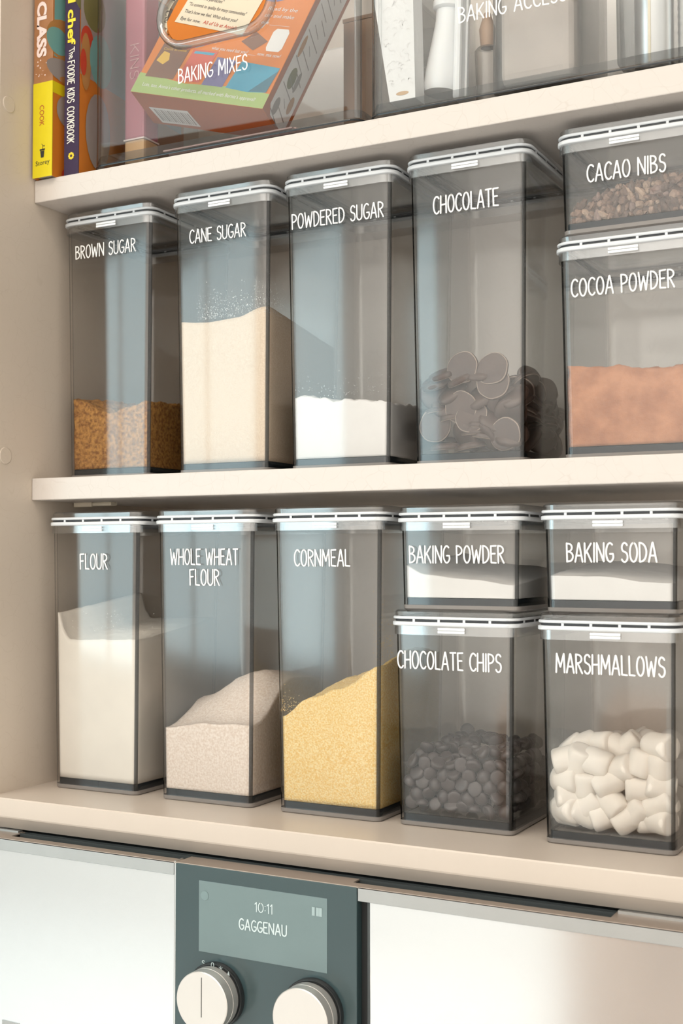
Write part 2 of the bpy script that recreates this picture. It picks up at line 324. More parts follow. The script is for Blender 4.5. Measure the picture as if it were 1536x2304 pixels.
# ------------------------------------------------------------------ food containers
TOPA, TOPB, LIDA, LIDB = 0.0555, 0.0742, 0.0588, 0.0775
def dims(H):
    a0 = {0.28: 0.0518, 0.188: 0.0532, 0.0905: 0.0542}[H]; b0 = a0 + 0.0187; return a0, b0
def cross(H, z, off=0.0):
    a0, b0 = dims(H); t = max(0, min(1, (z - 0.008) / (H - 0.02))); return a0 + (TOPA - a0) * t - off, b0 + (TOPB - b0) * t - off
CONT = {}
def container(key, cx, yfront, z, H, label, texts, group):
    """yfront: y of the foot's front face"""
    a0, b0 = dims(H); cy = yfront + b0
    t = empty('storage_container', (cx, cy, z), label, 'container', group=group)
    CONT[key] = (cx, cy, z, H)
    zt = H - 0.0125; zb = 0.0045; zf = 0.0105; n = 6
    zs = [zb, zf, zt * 0.5, zt]
    mb = MB(); dark = lambda i: 1 if (i % (n + 1)) in (2, 3) and i // (n + 1) in (0, 3) else 0  # painted refraction lines on the front corners only
    mb.loops([ring(*cross(H, k), 0.0075, k, n) for k in zs], mfun=dark)
    A = ring(*cross(H, zt), 0.0075, zt, n); B = ring(*cross(H, zt, 0.0024), 0.0055, zt, n)
    mb.loops([A, B], 0)
    mb.loops([ring(*cross(H, k, 0.0024), 0.0055, k, n) for k in (zt, zt * 0.5, zf)], 0, cap1=True)
    body = mb.build('body', SMOKE, t, extra=[SMOKE_EDGE]); auto_smooth(body, 35)
    a, b = cross(H, 0.006, 0.0026)
    mb = MB(); mb.loops([ring(a, b, 0.005, 0.0042, n), ring(a, b, 0.005, 0.0102, n), ring(a - 0.003, b - 0.003, 0.004, 0.0102, n), ring(a - 0.003, b - 0.003, 0.004, 0.0042, n)]); auto_smooth(mb.build('base_band', BAND, t))
    mb = MB(); mb.loops([ring(a - 0.003, b - 0.003, 0.004, k, n) for k in (0.0046, 0.0100)], cap0=True, cap1=True); auto_smooth(mb.build('base_floor', BASEF, t))
    mb = MB(); mb.loops([ring(a0 - 0.0012, b0 - 0.0012, 0.0065, 0.0, n), ring(a0, b0, 0.0075, 0.0012, n), ring(a0 + 0.0002, b0 + 0.0002, 0.0075, 0.0044, n)], cap0=True, cap1=True)
    auto_smooth(mb.build('foot', FOOT, t))
    # lid
    mb = MB(); r = 0.0125
    mb.loops([ring(LIDA - 0.0012, LIDB - 0.0012, r, H - 0.0058, n), ring(LIDA - 0.001, LIDB - 0.001, r, H - 0.0015, n), ring(LIDA - 0.0028, LIDB - 0.0028, r - 0.001, H, n),
              ring(LIDA - 0.008, LIDB - 0.008, r - 0.003, H, n), ring(LIDA - 0.010, LIDB - 0.010, r - 0.004, H - 0.0028, n)], cap0=True, cap1=True)
    lid = mb.build('lid', CLEAR, t); auto_smooth(lid, 30)
    mb = MB(); s0, s1 = H - 0.0215, H - 0.0130
    mb.loops([ring(LIDA - 0.0006, LIDB - 0.0006, r, s1, n), ring(LIDA - 0.0006, LIDB - 0.0006, r, s0, n), ring(LIDA - 0.0022, LIDB - 0.0022, r - 0.0012, s0, n), ring(LIDA - 0.0022, LIDB - 0.0022, r - 0.0012, s1, n)], flip=True)
    auto_smooth(mb.build('lid_skirt', CLEAR, lid), 30)
    def band(nm, z0, z1, off, m, par):
        e = 0.0005; mb = MB()
        mb.loops([ring(LIDA + off - 0.004, LIDB + off - 0.004, r - 0.002, z0, n), ring(LIDA + off - e, LIDB + off - e, r, z0, n), ring(LIDA + off, LIDB + off, r, z0 + e, n), ring(LIDA + off, LIDB + off, r, z1 - e, n), ring(LIDA + off - e, LIDB + off - e, r, z1, n), ring(LIDA + off - 0.004, LIDB + off - 0.004, r - 0.002, z1, n)])
        g = mb.build(nm, m, par); auto_smooth(g, 50); return g
    gk = band('gasket', H - 0.0138, H - 0.0102, 0.0005, GASKET, lid)
    band('gasket', H - 0.0080, H - 0.0056, 0.0001, GASKET, lid)
    band('gasket_groove', H - 0.0104, H - 0.0078, -0.0012, SLOT, lid)
    mb = MB(); w = 0.0011
    for sx in (-0.0705, -0.0470, -0.0235, 0.0, 0.0235, 0.0470):
        x = sx + 0.0118
        if abs(x) < LIDA - 0.004:
            for sg in (-1, 1): y = sg * (LIDB - 0.0004); mb.box(x - w, x + w, min(y, y - sg * 0.002), max(y, y - sg * 0.002), H - 0.0104, H - 0.0078)
    for y in (-0.055, -0.0275, 0, 0.0275, 0.055):
        for sg in (-1, 1): x = sg * (LIDA - 0.0004); mb.box(min(x, x - sg * 0.002), max(x, x - sg * 0.002), y - w, y + w, H - 0.0104, H - 0.0078)
    mb.build('gasket_rib', GASKET, lid)['kind'] = 'stuff'
    for k in (0, 1):
        zz = H - 0.0172 - 0.0026 * k
        box('latch_tab_highlight', -0.0125, 0.0125, -LIDB - 0.0002, -LIDB + 0.0010, zz, zz + 0.0022, TAB_HIGHLIGHT, lid, 0.0004)  # bright bars: the tab's highlights built as white strips
    # vinyl lettering on the sloping front wall
    ps = []
    for s, x0, x1, z0, z1 in texts:
        l0, l1 = z0 - z + ZO, z1 - z + ZO
        ya = -cross(H, l0)[1] - 0.0004; yb = -cross(H, l1)[1] - 0.0004; hgt = l1 - l0
        ps.append(lettering('', s, (x0 - cx, ya, l0), (1, 0, 0), (0, (yb - ya) / hgt, 1), hgt, VINYL, t, width=x1 - x0))
    put_letters('lettering', ps, VINYL, t)
    return t
TALL, MID, LOW = 0.28, 0.188, 0.0905
G1, G2 = 'smoked containers on the middle shelf', 'smoked containers on the bottom shelf'
dl = 0.0065
container('brown', 0.0705, 0.0355, Z_MT, TALL, 'tall smoked clear container lettered BROWN SUGAR next to the side wall', [('BROWN SUGAR', .0289, .1061, .2678, .2810)], G1)
container('cane', 0.2155, 0.0265, Z_MT, TALL, 'tall smoked clear container lettered CANE SUGAR', [('CANE SUGAR', .1794, .2439, .2646, .2775)], G1)
container('powd', 0.3437, 0.0265, Z_MT, TALL, 'tall smoked clear container lettered POWDERED SUGAR', [('POWDERED SUGAR', .2957, .3911, .2643, .2780)], G1)
container('choc', 0.4710, 0.0280, Z_MT, TALL, 'tall smoked clear container lettered CHOCOLATE with wafers inside', [('CHOCOLATE', .4400, .5008, .2603, .2755)], G1)
container('cocoa', 0.6118, 0.0215, Z_MT, MID, 'medium smoked clear container lettered COCOA POWDER under the cacao nibs', [('COCOA POWDER', .5673, .6524, .1726, .1870)], G1)
container('nibs', 0.6137, 0.0200, Z_MT + MID, LOW, 'low smoked clear container lettered CACAO NIBS on top of the cocoa container', [('CACAO NIBS', .5817, .6463, .2674, .2815)], G1)
container('flour', 0.0757, 0.0105, Z_BT, TALL, 'tall smoked clear container lettered FLOUR next to the side wall', [('FLOUR', .0585, .0927, -.0562, -.0412)], G2)
container('ww', 0.2082, 0.0108, Z_BT, TALL, 'tall smoked clear container lettered WHOLE WHEAT FLOUR', [('WHOLE WHEAT', .1695, .2463, -.0514, -.0367), ('FLOUR', .1919, .2254, -.0710, -.0562)], G2)
container('corn', 0.3408, 0.0105, Z_BT, TALL, 'tall smoked clear container lettered CORNMEAL', [('CORNMEAL', .3080, .3649, -.0524, -.0379)], G2)
container('chips', 0.4627, 0.0125, Z_BT, MID, 'medium smoked clear container lettered CHOCOLATE CHIPS under the baking powder', [('CHOCOLATE CHIPS', .4108, .5068, -.1414, -.1266)], G2)
container('marsh', 0.5992, 0.0045, Z_BT, MID, 'medium smoked clear container lettered MARSHMALLOWS under the baking soda', [('MARSHMALLOWS', .5575, .6459, -.1386, -.1235)], G2)
container('bp', 0.4683, 0.0105, Z_BT + MID, LOW, 'low smoked clear container lettered BAKING POWDER on the chocolate chips container', [('BAKING POWDER', .4227, .5100, -.0494, -.0350)], G2)
container('bs', 0.6000, 0.0105, Z_BT + MID, LOW, 'low smoked clear container lettered BAKING SODA on the marshmallow container', [('BAKING SODA', .5648, .6385, -.0484, -.0332)], G2)

# ------------------------------------------------------------------ powders and grains: one heap per container
def interp(pts, x):
    if x <= pts[0][0]: return pts[0][1]
    for (a, p), (b, q) in zip(pts, pts[1:]):
        if x <= b:
            t = (x - a) / (b - a); t = t * t * (3 - 2 * t); return p + (q - p) * t
    return pts[-1][1]
def heap(key, name, label, m, hf, amp, nscale, kind='stuff', side=0.0, sscale=60, K=22, n=14, off=0.0027):
    cx, cy, z, H = CONT[key]
    rr = []
    for i in range(4):                                            # dense perimeter
        pass
    base_p = rrect(1.0, 1.0, 0.08, 3); per = []
    for i in range(len(base_p)):
        p, q = Vector(base_p[i]), Vector(base_p[(i + 1) % len(base_p)]); k = max(1, int((q - p).length / 0.055))
        per += [tuple(p + (q - p) * j / k) for j in range(k)]
    N_ = len(per)
    def nz(x, y, s=0): return noise.noise(Vector((x * nscale, y * nscale, s + hash_(key)))) * amp + noise.noise(Vector((x * nscale * 3.1, y * nscale * 3.1, s + 5 + hash_(key)))) * amp * 0.5
    def top(px, py):
        a, b = cross(H, 0.08, off); x, y = px * a, py * b; return min(H - 0.024, max(0.014, hf(x, (y + b) / (2 * b)) + nz(x, y)))
    V = []; F = []
    LV = 26
    for l in range(LV + 1):
        for px, py in per:
            zz = 0.0108 + (top(px, py) - 0.0108) * l / LV; a, b = cross(H, zz, off)
            d = 0
            if side:
                d = max(0, noise.noise(Vector((px * a * sscale, py * b * sscale, zz * sscale + 3))) - 0.12) * side
                d += max(0, noise.noise(Vector((px * a * sscale * 2.3, py * b * sscale * 2.3, zz * sscale * 2.3 + 3))) - 0.2) * side * 0.7
            V.append((px * (a - d), py * (b - d), zz))
    for l in range(LV):
        for i in range(N_):
            j = (i + 1) % N_; F.append((l * N_ + i, l * N_ + j, (l + 1) * N_ + j, (l + 1) * N_ + i))
    prev = LV * N_
    for k in range(1, K):
        s = 1 - k / K; b0 = len(V)
        for px, py in per:
            zz = top(px * s, py * s); a, b = cross(H, zz, off); V.append((px * s * a, py * s * b, zz))
        for i in range(N_):
            j = (i + 1) % N_; F.append((prev + i, prev + j, b0 + j, b0 + i))
        prev = b0
    V.append((0, 0, top(0, 0))); c0 = len(V) - 1
    for i in range(N_): F.append((prev + i, prev + (i + 1) % N_, c0))
    b0 = 0; F.append(tuple(range(N_ - 1, -1, -1)))
    o = link(name, V, F, m, smooth=True); o.location = (cx, cy, z); tag(o, label, 'food', kind=kind); return o
def hash_(k): return sum(ord(c) * (i + 1) for i, c in enumerate(k)) * 0.37
def grains(parent, name, m, pts, r):
    mb = MB()
    for x, y, z in pts:
        k = r * random.uniform(0.5, 1.2); b0 = len(mb.v)
        mb.v += [(x + k, y, z), (x - k, y, z), (x, y + k * .6, z), (x, y - k * .6, z), (x, y, z + k), (x, y, z - k)]
        mb.f += [tuple(b0 + i for i in q) for q in ((0, 2, 4), (2, 1, 4), (1, 3, 4), (3, 0, 4), (2, 0, 5), (1, 2, 5), (3, 1, 5), (0, 3, 5))]; mb.m += [0] * 8
    o = mb.build(name, m, parent); o['kind'] = 'stuff'; return o
def spray(key, n, xr, zf, zr, sidefrac=0.0):
    H = CONT[key][3]; out = []
    for _ in range(n):
        z = zf + abs(random.gauss(0, 1)) * zr
        if random.random() < sidefrac:
            a, b = cross(H, z, 0.0028); out.append((a, -b + random.uniform(0.0, 0.03), z))
        else:
            a, b = cross(H, z, 0.0028); out.append((random.uniform(*xr), -b, z))
    return out
h = heap('brown', 'brown_sugar', 'packed golden brown sugar filling the bottom of its container', BROWNM, lambda x, y: interp([(-.046, .084), (-.003, .069), (.043, .076)], x) + .008 * y, .004, 70, side=.0012, sscale=160)
h = heap('cane', 'cane_sugar', 'pale tan cane sugar filling half of its container', CANEM, lambda x, y: interp([(-.05, .1515), (-.016, .1485), (.015, .1505), (.045, .158)], x) - .022 * max(0, y - .06), .0008, 30)
grains(h, 'clinging_grain', POWM, spray('cane', 750, (-.030, .052), .152, .013, .25), .00045)
h = heap('powd', 'powdered_sugar', 'white powdered sugar in a low lumpy layer', POWM, lambda x, y: interp([(-.047, .0695), (0, .0635), (.049, .0595)], x) + .004 * y, .0028, 90, side=.0005, sscale=90)
grains(h, 'clinging_grain', POWM, spray('powd', 200, (-.048, .05), .066, .012, .3), .0004)
h = heap('cocoa', 'cocoa_powder', 'reddish brown cocoa powder with a crumbly top', COCOAM, lambda x, y: interp([(-.05, .0785), (-.01, .0765), (.012, .072), (.045, .073)], x) + .002 * y, .0028, 80, side=.0022, sscale=75)
h = heap('flour', 'white_flour', 'creamy white flour filling more than half of its container', FLOURM, lambda x, y: interp([(-.047, .178), (-.0405, .1585), (-.034, .1505), (.048, .1525)], x) + .018 * max(0, y - .08), .0012, 60)
grains(h, 'clinging_grain', FLOURM, spray('flour', 60, (-.03, .04), .16, .012, .2), .0004)
h = heap('ww', 'whole_wheat_flour', 'pinkish whole wheat flour sloping up to the back', WWM, lambda x, y: interp([(-.049, .0685), (0, .0757), (.05, .0765)], x) + interp([(0.05, 0), (0.55, .045), (1, .040)], y) * interp([(-.05, .55), (.02, 1), (.05, .85)], x), .0015, 45)
h = heap('corn', 'cornmeal', 'yellow coarse cornmeal sloping up towards one side', CORNM, lambda x, y: interp([(-.05, .087), (-.017, .1065), (.011, .115), (.052, .137)], x) + interp([(0, 0), (.6, .012), (1, .004)], y), .0016, 120)
grains(h, 'clinging_grain', CORNM, spray('corn', 110, (-.05, -.03), .092, .008) + spray('corn', 160, (.045, .05), .14, .022, .8), .0004)
h = heap('bp', 'baking_powder', 'white baking powder in a low layer sloping down', SODAM, lambda x, y: interp([(-.053, .0385), (-.033, .0302), (.012, .0264), (.048, .0222)], x) + .012 * y, .0006, 40)
h = heap('bs', 'baking_soda', 'white baking soda in a low even layer', SODAM, lambda x, y: interp([(-.053, .0305), (-.018, .030), (.046, .025)], x) + .012 * y, .0006, 40)

# ------------------------------------------------------------------ countable food
def inst(me, name, loc, rot, label, cat, group, scale=1.0):
    o = bpy.data.objects.new(name, me); COL.objects.link(o); o.location = loc; o.rotation_euler = rot; o.scale = (scale,) * 3 if not isinstance(scale, tuple) else scale
    return tag(o, label, cat, group)
def lathe(name, prof, m, n=20, wob=0.0, seed=0, extra=None, mfun=None):
    mb = MB()
    for k, (r, z) in enumerate(prof): pass
    def rad(i, z): return 1 + wob * noise.noise(Vector((math.cos(i * 2 * math.pi / n) * 1.3, math.sin(i * 2 * math.pi / n) * 1.3, seed + z * 40)))
    ls = [[(r * rad(i, z) * math.cos(i * 2 * math.pi / n), r * rad(i, z) * math.sin(i * 2 * math.pi / n), z) for i in range(n)] for r, z in prof]
    mb.loops(ls, cap0=True, cap1=True)
    if mfun: mb.m = [mfun(q // n) for q in range(len(mb.f) - 2)] + [0, 0]
    me_o = mb.build(name, m, extra=extra); me = me_o.data; me.polygons.foreach_set('use_smooth', [True] * len(me.polygons)); bpy.data.objects.remove(me_o); return me
MM = []
for k in range(4):
    R, Lh = 0.0114, (0.0118, 0.0105, 0.0128, 0.0112)[k]
    p = [(R * .08, -Lh * 1.01), (R * .4, -Lh * 1.005), (R * .7, -Lh), (R * .86, -Lh * .96), (R * .97, -Lh * .84), (R, -Lh * .5), (R * .985, 0), (R, Lh * .5), (R * .97, Lh * .84), (R * .86, Lh * .96), (R * .7, Lh), (R * .4, Lh * 1.005), (R * .08, Lh * 1.01)]
    MM.append(lathe('marshmallow', p, MARSHM, 24, 0.10, k * 3.3))
cx, cy, z, H = CONT['marsh']
ML = [(-.0409, .0664, 15, 0), (-.0423, .0725, -50, 1), (-.0284, .0661, 65, 0), (-.0301, .0755, 20, 1), (-.0125, .0657, -15, 0), (-.015, .0774, 10, 1), (.0000, .0735, -30, 1), (.0081, .0626, 20, 0), (.0067, .0753, 40, 1), (.0232, .0685, 72, 0), (.0385, .0824, 0, 0), (.0400, .0670, 90, 0), (-.0400, .0505, 0, 0), (-.0225, .0481, 85, 0), (-.0035, .0516, 30, 0), (.0212, .0487, 2, 0), (.0395, .0512, -12, 0), (-.0400, .0368, 0, 0), (-.0400, .0255, 3, 0), (-.0202, .0311, 45, 0), (-.0008, .0339, -40, 0), (.0203, .0302, 50, 0), (.0385, .0370, 30, 0), (-.0390, .0235, 0, 1), (-.0240, .0235, -25, 0), (-.0084, .0225, 20, 0), (.0117, .0230, 35, 0), (.0392, .0236, -4, 0), (-.0016, .0235, 0, 1), (.0211, .0235, 5, 1), (.0383, .0240, 80, 1), (.0048, .0449, 60, 1), (-.0191, .0506, 0, 1), (-.022, .0389, 30, 1), (-.0390, .0560, 30, 1), (.0300, .0420, 20, 1), (.0330, .0600, 60, 1)]
GM = 'marshmallows heaped in the marshmallow container'
rnd = random.Random(3)
def lift(zz): return 0.0245 + (zz - 0.0235) * 0.985 if zz < .03 else zz
for i, (x, zz, a, l) in enumerate(ML):
    a_in, b_in = cross(H, zz, 0.003); yy = -b_in + 0.0128 + l * 0.0225
    inst(MM[i % 4], 'marshmallow', (cx + max(-a_in + .0128, min(a_in - .0128, x)), cy + yy, z + lift(zz)), (rnd.uniform(-.35, .35), math.radians(90 - a), rnd.uniform(-.5, .5)), 'soft white marshmallow heaped inside the marshmallow container', 'marshmallow', GM)
for i in range(26):
    x = rnd.uniform(-.038, .038); y = rnd.uniform(-.01, .055); zz = rnd.choice((.0245, .045, .066)) + (0 if x < .0 else .006)
    inst(MM[i % 4], 'marshmallow', (cx + x, cy + y, z + zz), (rnd.uniform(-1, 1), rnd.uniform(0, 3), rnd.uniform(0, 3)), 'soft white marshmallow heaped inside the marshmallow container', 'marshmallow', GM)
# bottom row of marshmallows stands on the container floor
for i, x in enumerate((-.0385, -.0165, .0065, .0285)):
    a_in, b_in = cross(H, .02, .003)
    inst(MM[(i + 1) % 4], 'marshmallow', (cx + x, cy - b_in + 0.018, z + 0.0105 + 0.0118), (rnd.uniform(-.2, .2), math.radians(90), rnd.uniform(-.6, .6)), 'soft white marshmallow heaped inside the marshmallow container', 'marshmallow', GM, .93)

# chocolate wafers
WM = []
for k in range(4):
    R = 0.0150; t_ = 0.0029
    p = [(R * .05, -t_ * 1.02), (R * .5, -t_ * 1.02), (R * .86, -t_ * 1.0), (R * .93, -t_ * .97), (R * .985, -t_ * .75), (R, -t_ * .3), (R * .985, t_ * .2), (R * .90, t_ * .7), (R * .6, t_ * 1.05), (R * .2, t_ * 1.15)]
    WM.append(lathe('chocolate_wafer', p, WAFERM, 28, 0.13, 10 + k * 2.1, [RIMM], lambda q: 1 if q == 3 else 0))
cx, cy, z, H = CONT['choc']
WL = [(-.0347, .0359, 'f'), (-.0098, .0507, 'f'), (.0208, .0708, 'f'), (.0313, .0246, 'f'), (.0, .0420, 'f'), (-.0427, .0649, 'e'), (-.0227, .0663, 't'), (-.03, .0830, 't'), (-.0111, .0790, 't'), (.0016, .0294, 'h'), (.0036, .0360, 'h'), (-.0297, .0180, 'h'), (.0341, .0437, 's'), (.0056, .0609, 't'), (.0066, .0830, 't'), (-.0082, .0860, 'f'), (.0099, .0200, 's'), (.0094, .0249, 'h'), (-.0084, .0193, 's'), (.0372, .0597, 't'), (-.0397, .0489, 'h'), (-.0214, .0446, 'h'), (.0369, .0180, 's'), (.0197, .0829, 'f'), (-.0392, .0765, 't'), (-.0050, .0170, 'h'), (.0200, .0400, 's'), (.0260, .0560, 's'), (-.0270, .0560, 's')]
GW = 'dark chocolate wafers heaped in the chocolate container'; rnd = random.Random(11)
LBW = 'dark chocolate wafer in the heap inside the chocolate container'
ROT = {'f': (-102, -76, 30), 'e': (80, 95, 55), 't': (25, 60, 60), 'h': (-8, 14, 40), 's': (35, 130, 80)}
for i, (x, zz, k) in enumerate(WL):
    lo, hi, ya = ROT[k]; a_in, b_in = cross(H, zz, .003)
    yo = {'f': .006, 'e': .010, 't': .012, 'h': .0155, 's': .012}[k]
    inst(WM[i % 4], 'chocolate_wafer', (cx + max(-a_in + .014, min(a_in - .014, x)), cy - b_in + yo, z + max(.0255 if k in 'fs' else .0175, zz)), (math.radians(rnd.uniform(lo, hi)), math.radians(rnd.uniform(-12, 12)), math.radians(rnd.uniform(-ya, ya) * .5)), LBW, 'chocolate', GW)
for i in range(75):
    x = rnd.uniform(-.036, .037); y = rnd.uniform(.03, .125); zz = rnd.uniform(.018, .072 - .25 * abs(y - .05) + .01 * (1 if x < 0.01 else 0))
    if rnd.random() < .35: x = .036
    a_in, b_in = cross(H, zz, .003)
    inst(WM[i % 4], 'chocolate_wafer', (cx + x, cy - b_in + y, z + zz + .004), (math.radians(rnd.uniform(-60, 60)), math.radians(rnd.uniform(-60, 60)), rnd.uniform(0, 6)), LBW, 'chocolate', GW)

# chocolate chips
CM = []
for k in range(3):
    R = 0.0066
    p = [(R * .06, -.0026), (R * .5, -.0026), (R * .82, -.0024), (R * .93, -.0020), (R, -.0006), (R * .93, .0012), (R * .72, .0028), (R * .42, .0040), (R * .12, .0047)]
    CM.append(lathe('chocolate_chip', p, CHIPM, 16, 0.10, k * 5.1))
cx, cy, z, H = CONT['chips']; rnd = random.Random(5); GC = 'chocolate chips heaped in the chocolate chips container'; nC = 0
def chip(x, y, zz, front):
    global nC; nC += 1
    rx = math.radians(rnd.gauss(88, 32) * rnd.choice((-1, -1, 1))) if front else rnd.uniform(0, 6.28)
    inst(CM[nC % 3], 'chocolate_chip', (cx + x, cy + y, z + zz), (rx, rnd.uniform(-.5, .5), rnd.uniform(-.6, .6)), 'small dark chocolate chip in the heap inside the chocolate chips container', 'chocolate', GC, rnd.uniform(.92, 1.1))
for layer in range(3):
    for row in range(6):
        zz = .0175 + row * .0095
        for k in range(8):
            x = -.0445 + k * .0122 + (.006 if (row + layer) % 2 else 0) + rnd.uniform(-.002, .002); a_in, b_in = cross(H, zz, .0035)
            if abs(x) > a_in - .005: continue
            lim = .060 + .008 * noise.noise(Vector((x * 40, layer * 1.0, 2))) + (.004 if x > 0 else 0) + .002 * layer
            if zz + rnd.uniform(-.002, .003) > lim: continue
            chip(x, -b_in + .0062 + layer * .011 + rnd.uniform(-.001, .001), zz + rnd.uniform(-.002, .002), layer == 0)
for row in range(6):
    for k in range(9):
        zz = .0175 + row * .0095; a_in, b_in = cross(H, zz, .0035); y = -b_in + .042 + k * .0118 + rnd.uniform(-.002, .002)
        if y > b_in - .006 or zz > .06 - .012 * (k / 9): continue
        chip(a_in - .0062 - rnd.uniform(0, .001), y, zz + rnd.uniform(-.002, .002), False)
for i in range(80):
    x = rnd.uniform(-.043, .036); y = rnd.uniform(-.033, .062); chip(x, y, .058 + .006 * noise.noise(Vector((x * 40, y * 40, 9))) + .004, False)

# cacao nibs
NM = []
for k in range(12):
    rn = random.Random(100 + k); n1 = 7; mb = MB(); sx, sy, sz = rn.uniform(.7, 1.5), rn.uniform(.6, 1.0), rn.uniform(.45, .8)
    ls = []
    for zq, rq in ((-1, .35), (-.6, .85), (0.1, 1), (.65, .75), (1, .3)):
        ls.append([(sx * rq * rn.uniform(.75, 1.15) * math.cos(6.283 * i / n1), sy * rq * rn.uniform(.75, 1.15) * math.sin(6.283 * i / n1), sz * zq + rn.uniform(-.1, .1)) for i in range(n1)])
    mb.loops([[(a * .0036, b * .0036, c * .0036) for a, b, c in l] for l in ls], cap0=True, cap1=True)
    o = mb.build('cacao_nib', NIBM[k % 6]); NM.append(o.data); bpy.data.objects.remove(o)
cx, cy, z, H = CONT['nibs']; rnd = random.Random(8); GN = 'cacao nibs heaped in the cacao nibs container'
nib_top = lambda x: interp([(-.05, .027), (-.021, .037), (-.003, .0425), (.05, .043)], x)
cnt = 0
for layer in range(3):
    for row in range(6):
        for k in range(18):
            if cnt >= 290: break
            zz = .0140 + row * .0056 + rnd.uniform(-.0015, .0015); x = -.0485 + k * .0057 + rnd.uniform(-.002, .002); a_in, b_in = cross(H, zz, .003)
            if abs(x) > a_in - .003 or zz > nib_top(x) - .003 + .002 * layer: continue
            if layer and zz < nib_top(x) - .012: continue
            inst(NM[rnd.randrange(12)], 'cacao_nib', (cx + x, cy - b_in + .0042 + layer * .0065 + rnd.uniform(0, .002), z + zz), (rnd.uniform(0, 6), rnd.uniform(0, 6), rnd.uniform(0, 6)), 'rough brown cacao nib in the heap inside the cacao nibs container', 'cacao nib', GN, rnd.choice((.75, 1, 1, 1.2, 1.45)))
            cnt += 1
heap('nibs', 'cacao_nib_bed', 'dense bed of broken cacao nibs filling the low container behind its front layer', NIBM[2], lambda x, y: nib_top(x) - .007, .002, 200, off=.0095)

# ------------------------------------------------------------------ cookbooks
COVER1 = mat('book_orange', (0.55, 0.17, 0.02), 0.35); YEL = mat('book_yellow', (0.66, 0.54, 0.01), 0.35); COPPER = mat('book_copper', (0.36, 0.17, 0.075), 0.4, col2=(0.30, 0.13, 0.05), scale=60)
PURP = mat('book_purple', (0.040, 0.024, 0.055), 0.5, spec=0.2); PAGES = mat('book_pages', (0.80, 0.76, 0.68), 0.8); PINKW = mat('book_pale_pink', (0.80, 0.66, 0.62), 0.5)
REDT = mat('book_red', (0.42, 0.07, 0.02), 0.5); YTXT = mat('book_yellow_text', (0.85, 0.62, 0.03), 0.5); CREAMT = mat('book_cream_text', (0.82, 0.76, 0.66), 0.5); INK = mat('book_black_ink', (0.02, 0.02, 0.015), 0.5)
TEAL = mat('print_teal', (0.16, 0.36, 0.34), 0.4); GREENP = mat('print_green', (0.06, 0.22, 0.10), 0.4); TOMATO = mat('print_tomato', (0.50, 0.05, 0.02), 0.35); DKBR = mat('print_dark_brown', (0.10, 0.035, 0.02), 0.5); OLIVE = mat('print_olive', (0.16, 0.15, 0.05), 0.5); BREAD = mat('print_bread', (0.42, 0.20, 0.06), 0.5); GREYP = mat('print_grey', (0.30, 0.26, 0.24), 0.5)
def disc(y, z, ry, rz, x, n=20): return [(x, y + ry * math.cos(i * 2 * math.pi / n), z + rz * math.sin(i * 2 * math.pi / n)) for i in range(n)]
def book(name, x0, x1, yf, label, spine_m, cover_m, Hh=.235, D=.185):
    t = empty(name, ((x0 + x1) / 2, yf, Z_TT), label, 'book'); w = (x1 - x0) / 2
    c = box('cover', w - .0012, w, 0.001, D, 0, Hh, cover_m, t); box('cover', -w, -w + .0012, 0.001, D, 0, Hh, cover_m, t)
    box('spine', -w, w, 0, .0013, 0, Hh, spine_m, t, .0005); box('page_block', -w + .0013, w - .0013, .0015, D - .003, .0025, Hh - .0025, PAGES, t)
    return t, w, c
t, w, c = book('cookbook', .0035, .0288, -.0065, 'cookbook with copper and yellow spine reading CLASS and COOK', COPPER, COVER1)
zy = ZO + .4450 - Z_TT
box('spine_label', -w - .0001, w + .0001, -.0002, .0006, 0, zy, YEL, t); box('cover_band', w - .0001, w + .0002, .0, .185, zy - .012, zy, YEL, c)
u, v = (0, 0, -1), (1, 0, 0)
type_text('spine_lettering', 'CLASS', (-.0075, -.0004, ZO + .5300 - Z_TT), u, v, .0165, PINKW, t, width=.0585, bold=.045)
type_text('spine_lettering', 'COOK', (-.0038, -.0004, ZO + .4215 - Z_TT), u, v, .0085, REDT, t, width=.0215, bold=.005)
type_text('publisher_name', 'Storey', (0.0005, -.0004, ZO + .3590 - Z_TT), (1, 0, .05), (0, 0, 1), .0070, INK, t, center=True)
pot = MB(); zc = ZO + .3665 - Z_TT
pot.poly([(-.0017, -.0004, zc), (.0020, -.0004, zc), (.0029, -.0004, zc + .007), (-.0026, -.0004, zc + .007)]); pot.poly([(-.0033, -.0004, zc + .0072), (.0036, -.0004, zc + .0074), (.0036, -.0004, zc + .0092), (-.0033, -.0004, zc + .009)])
pot.poly([(-.0002, -.0004, zc + .009), (.0004, -.0004, zc + .009), (.0012, -.0004, zc + .0125), (-.0008, -.0004, zc + .0145), (-.0012, -.0004, zc + .0142), (.0006, -.0004, zc + .0122)])
pot.poly([(.0008, -.0004, zc + .0118), (.0030, -.0004, zc + .0128), (.0033, -.0004, zc + .0110)]); pot.build('pot_emblem', INK, t)
mb = MB()
for i in range(14): a = random.uniform(-.009, .009); b = random.uniform(.104, .124); k = random.uniform(.0004, .0009); mb.poly([(a + k * math.cos(q * .785), -.0004, b + k * math.sin(q * .785)) for q in range(8)])
mb.build('printed_crumb', PINKW, t)
def art(par, items, x):
    for k, (m, pts) in enumerate(items): mb = MB(); mb.poly(pts(x + .0001 * (k + 1))); mb.build('cover_picture', m, par)
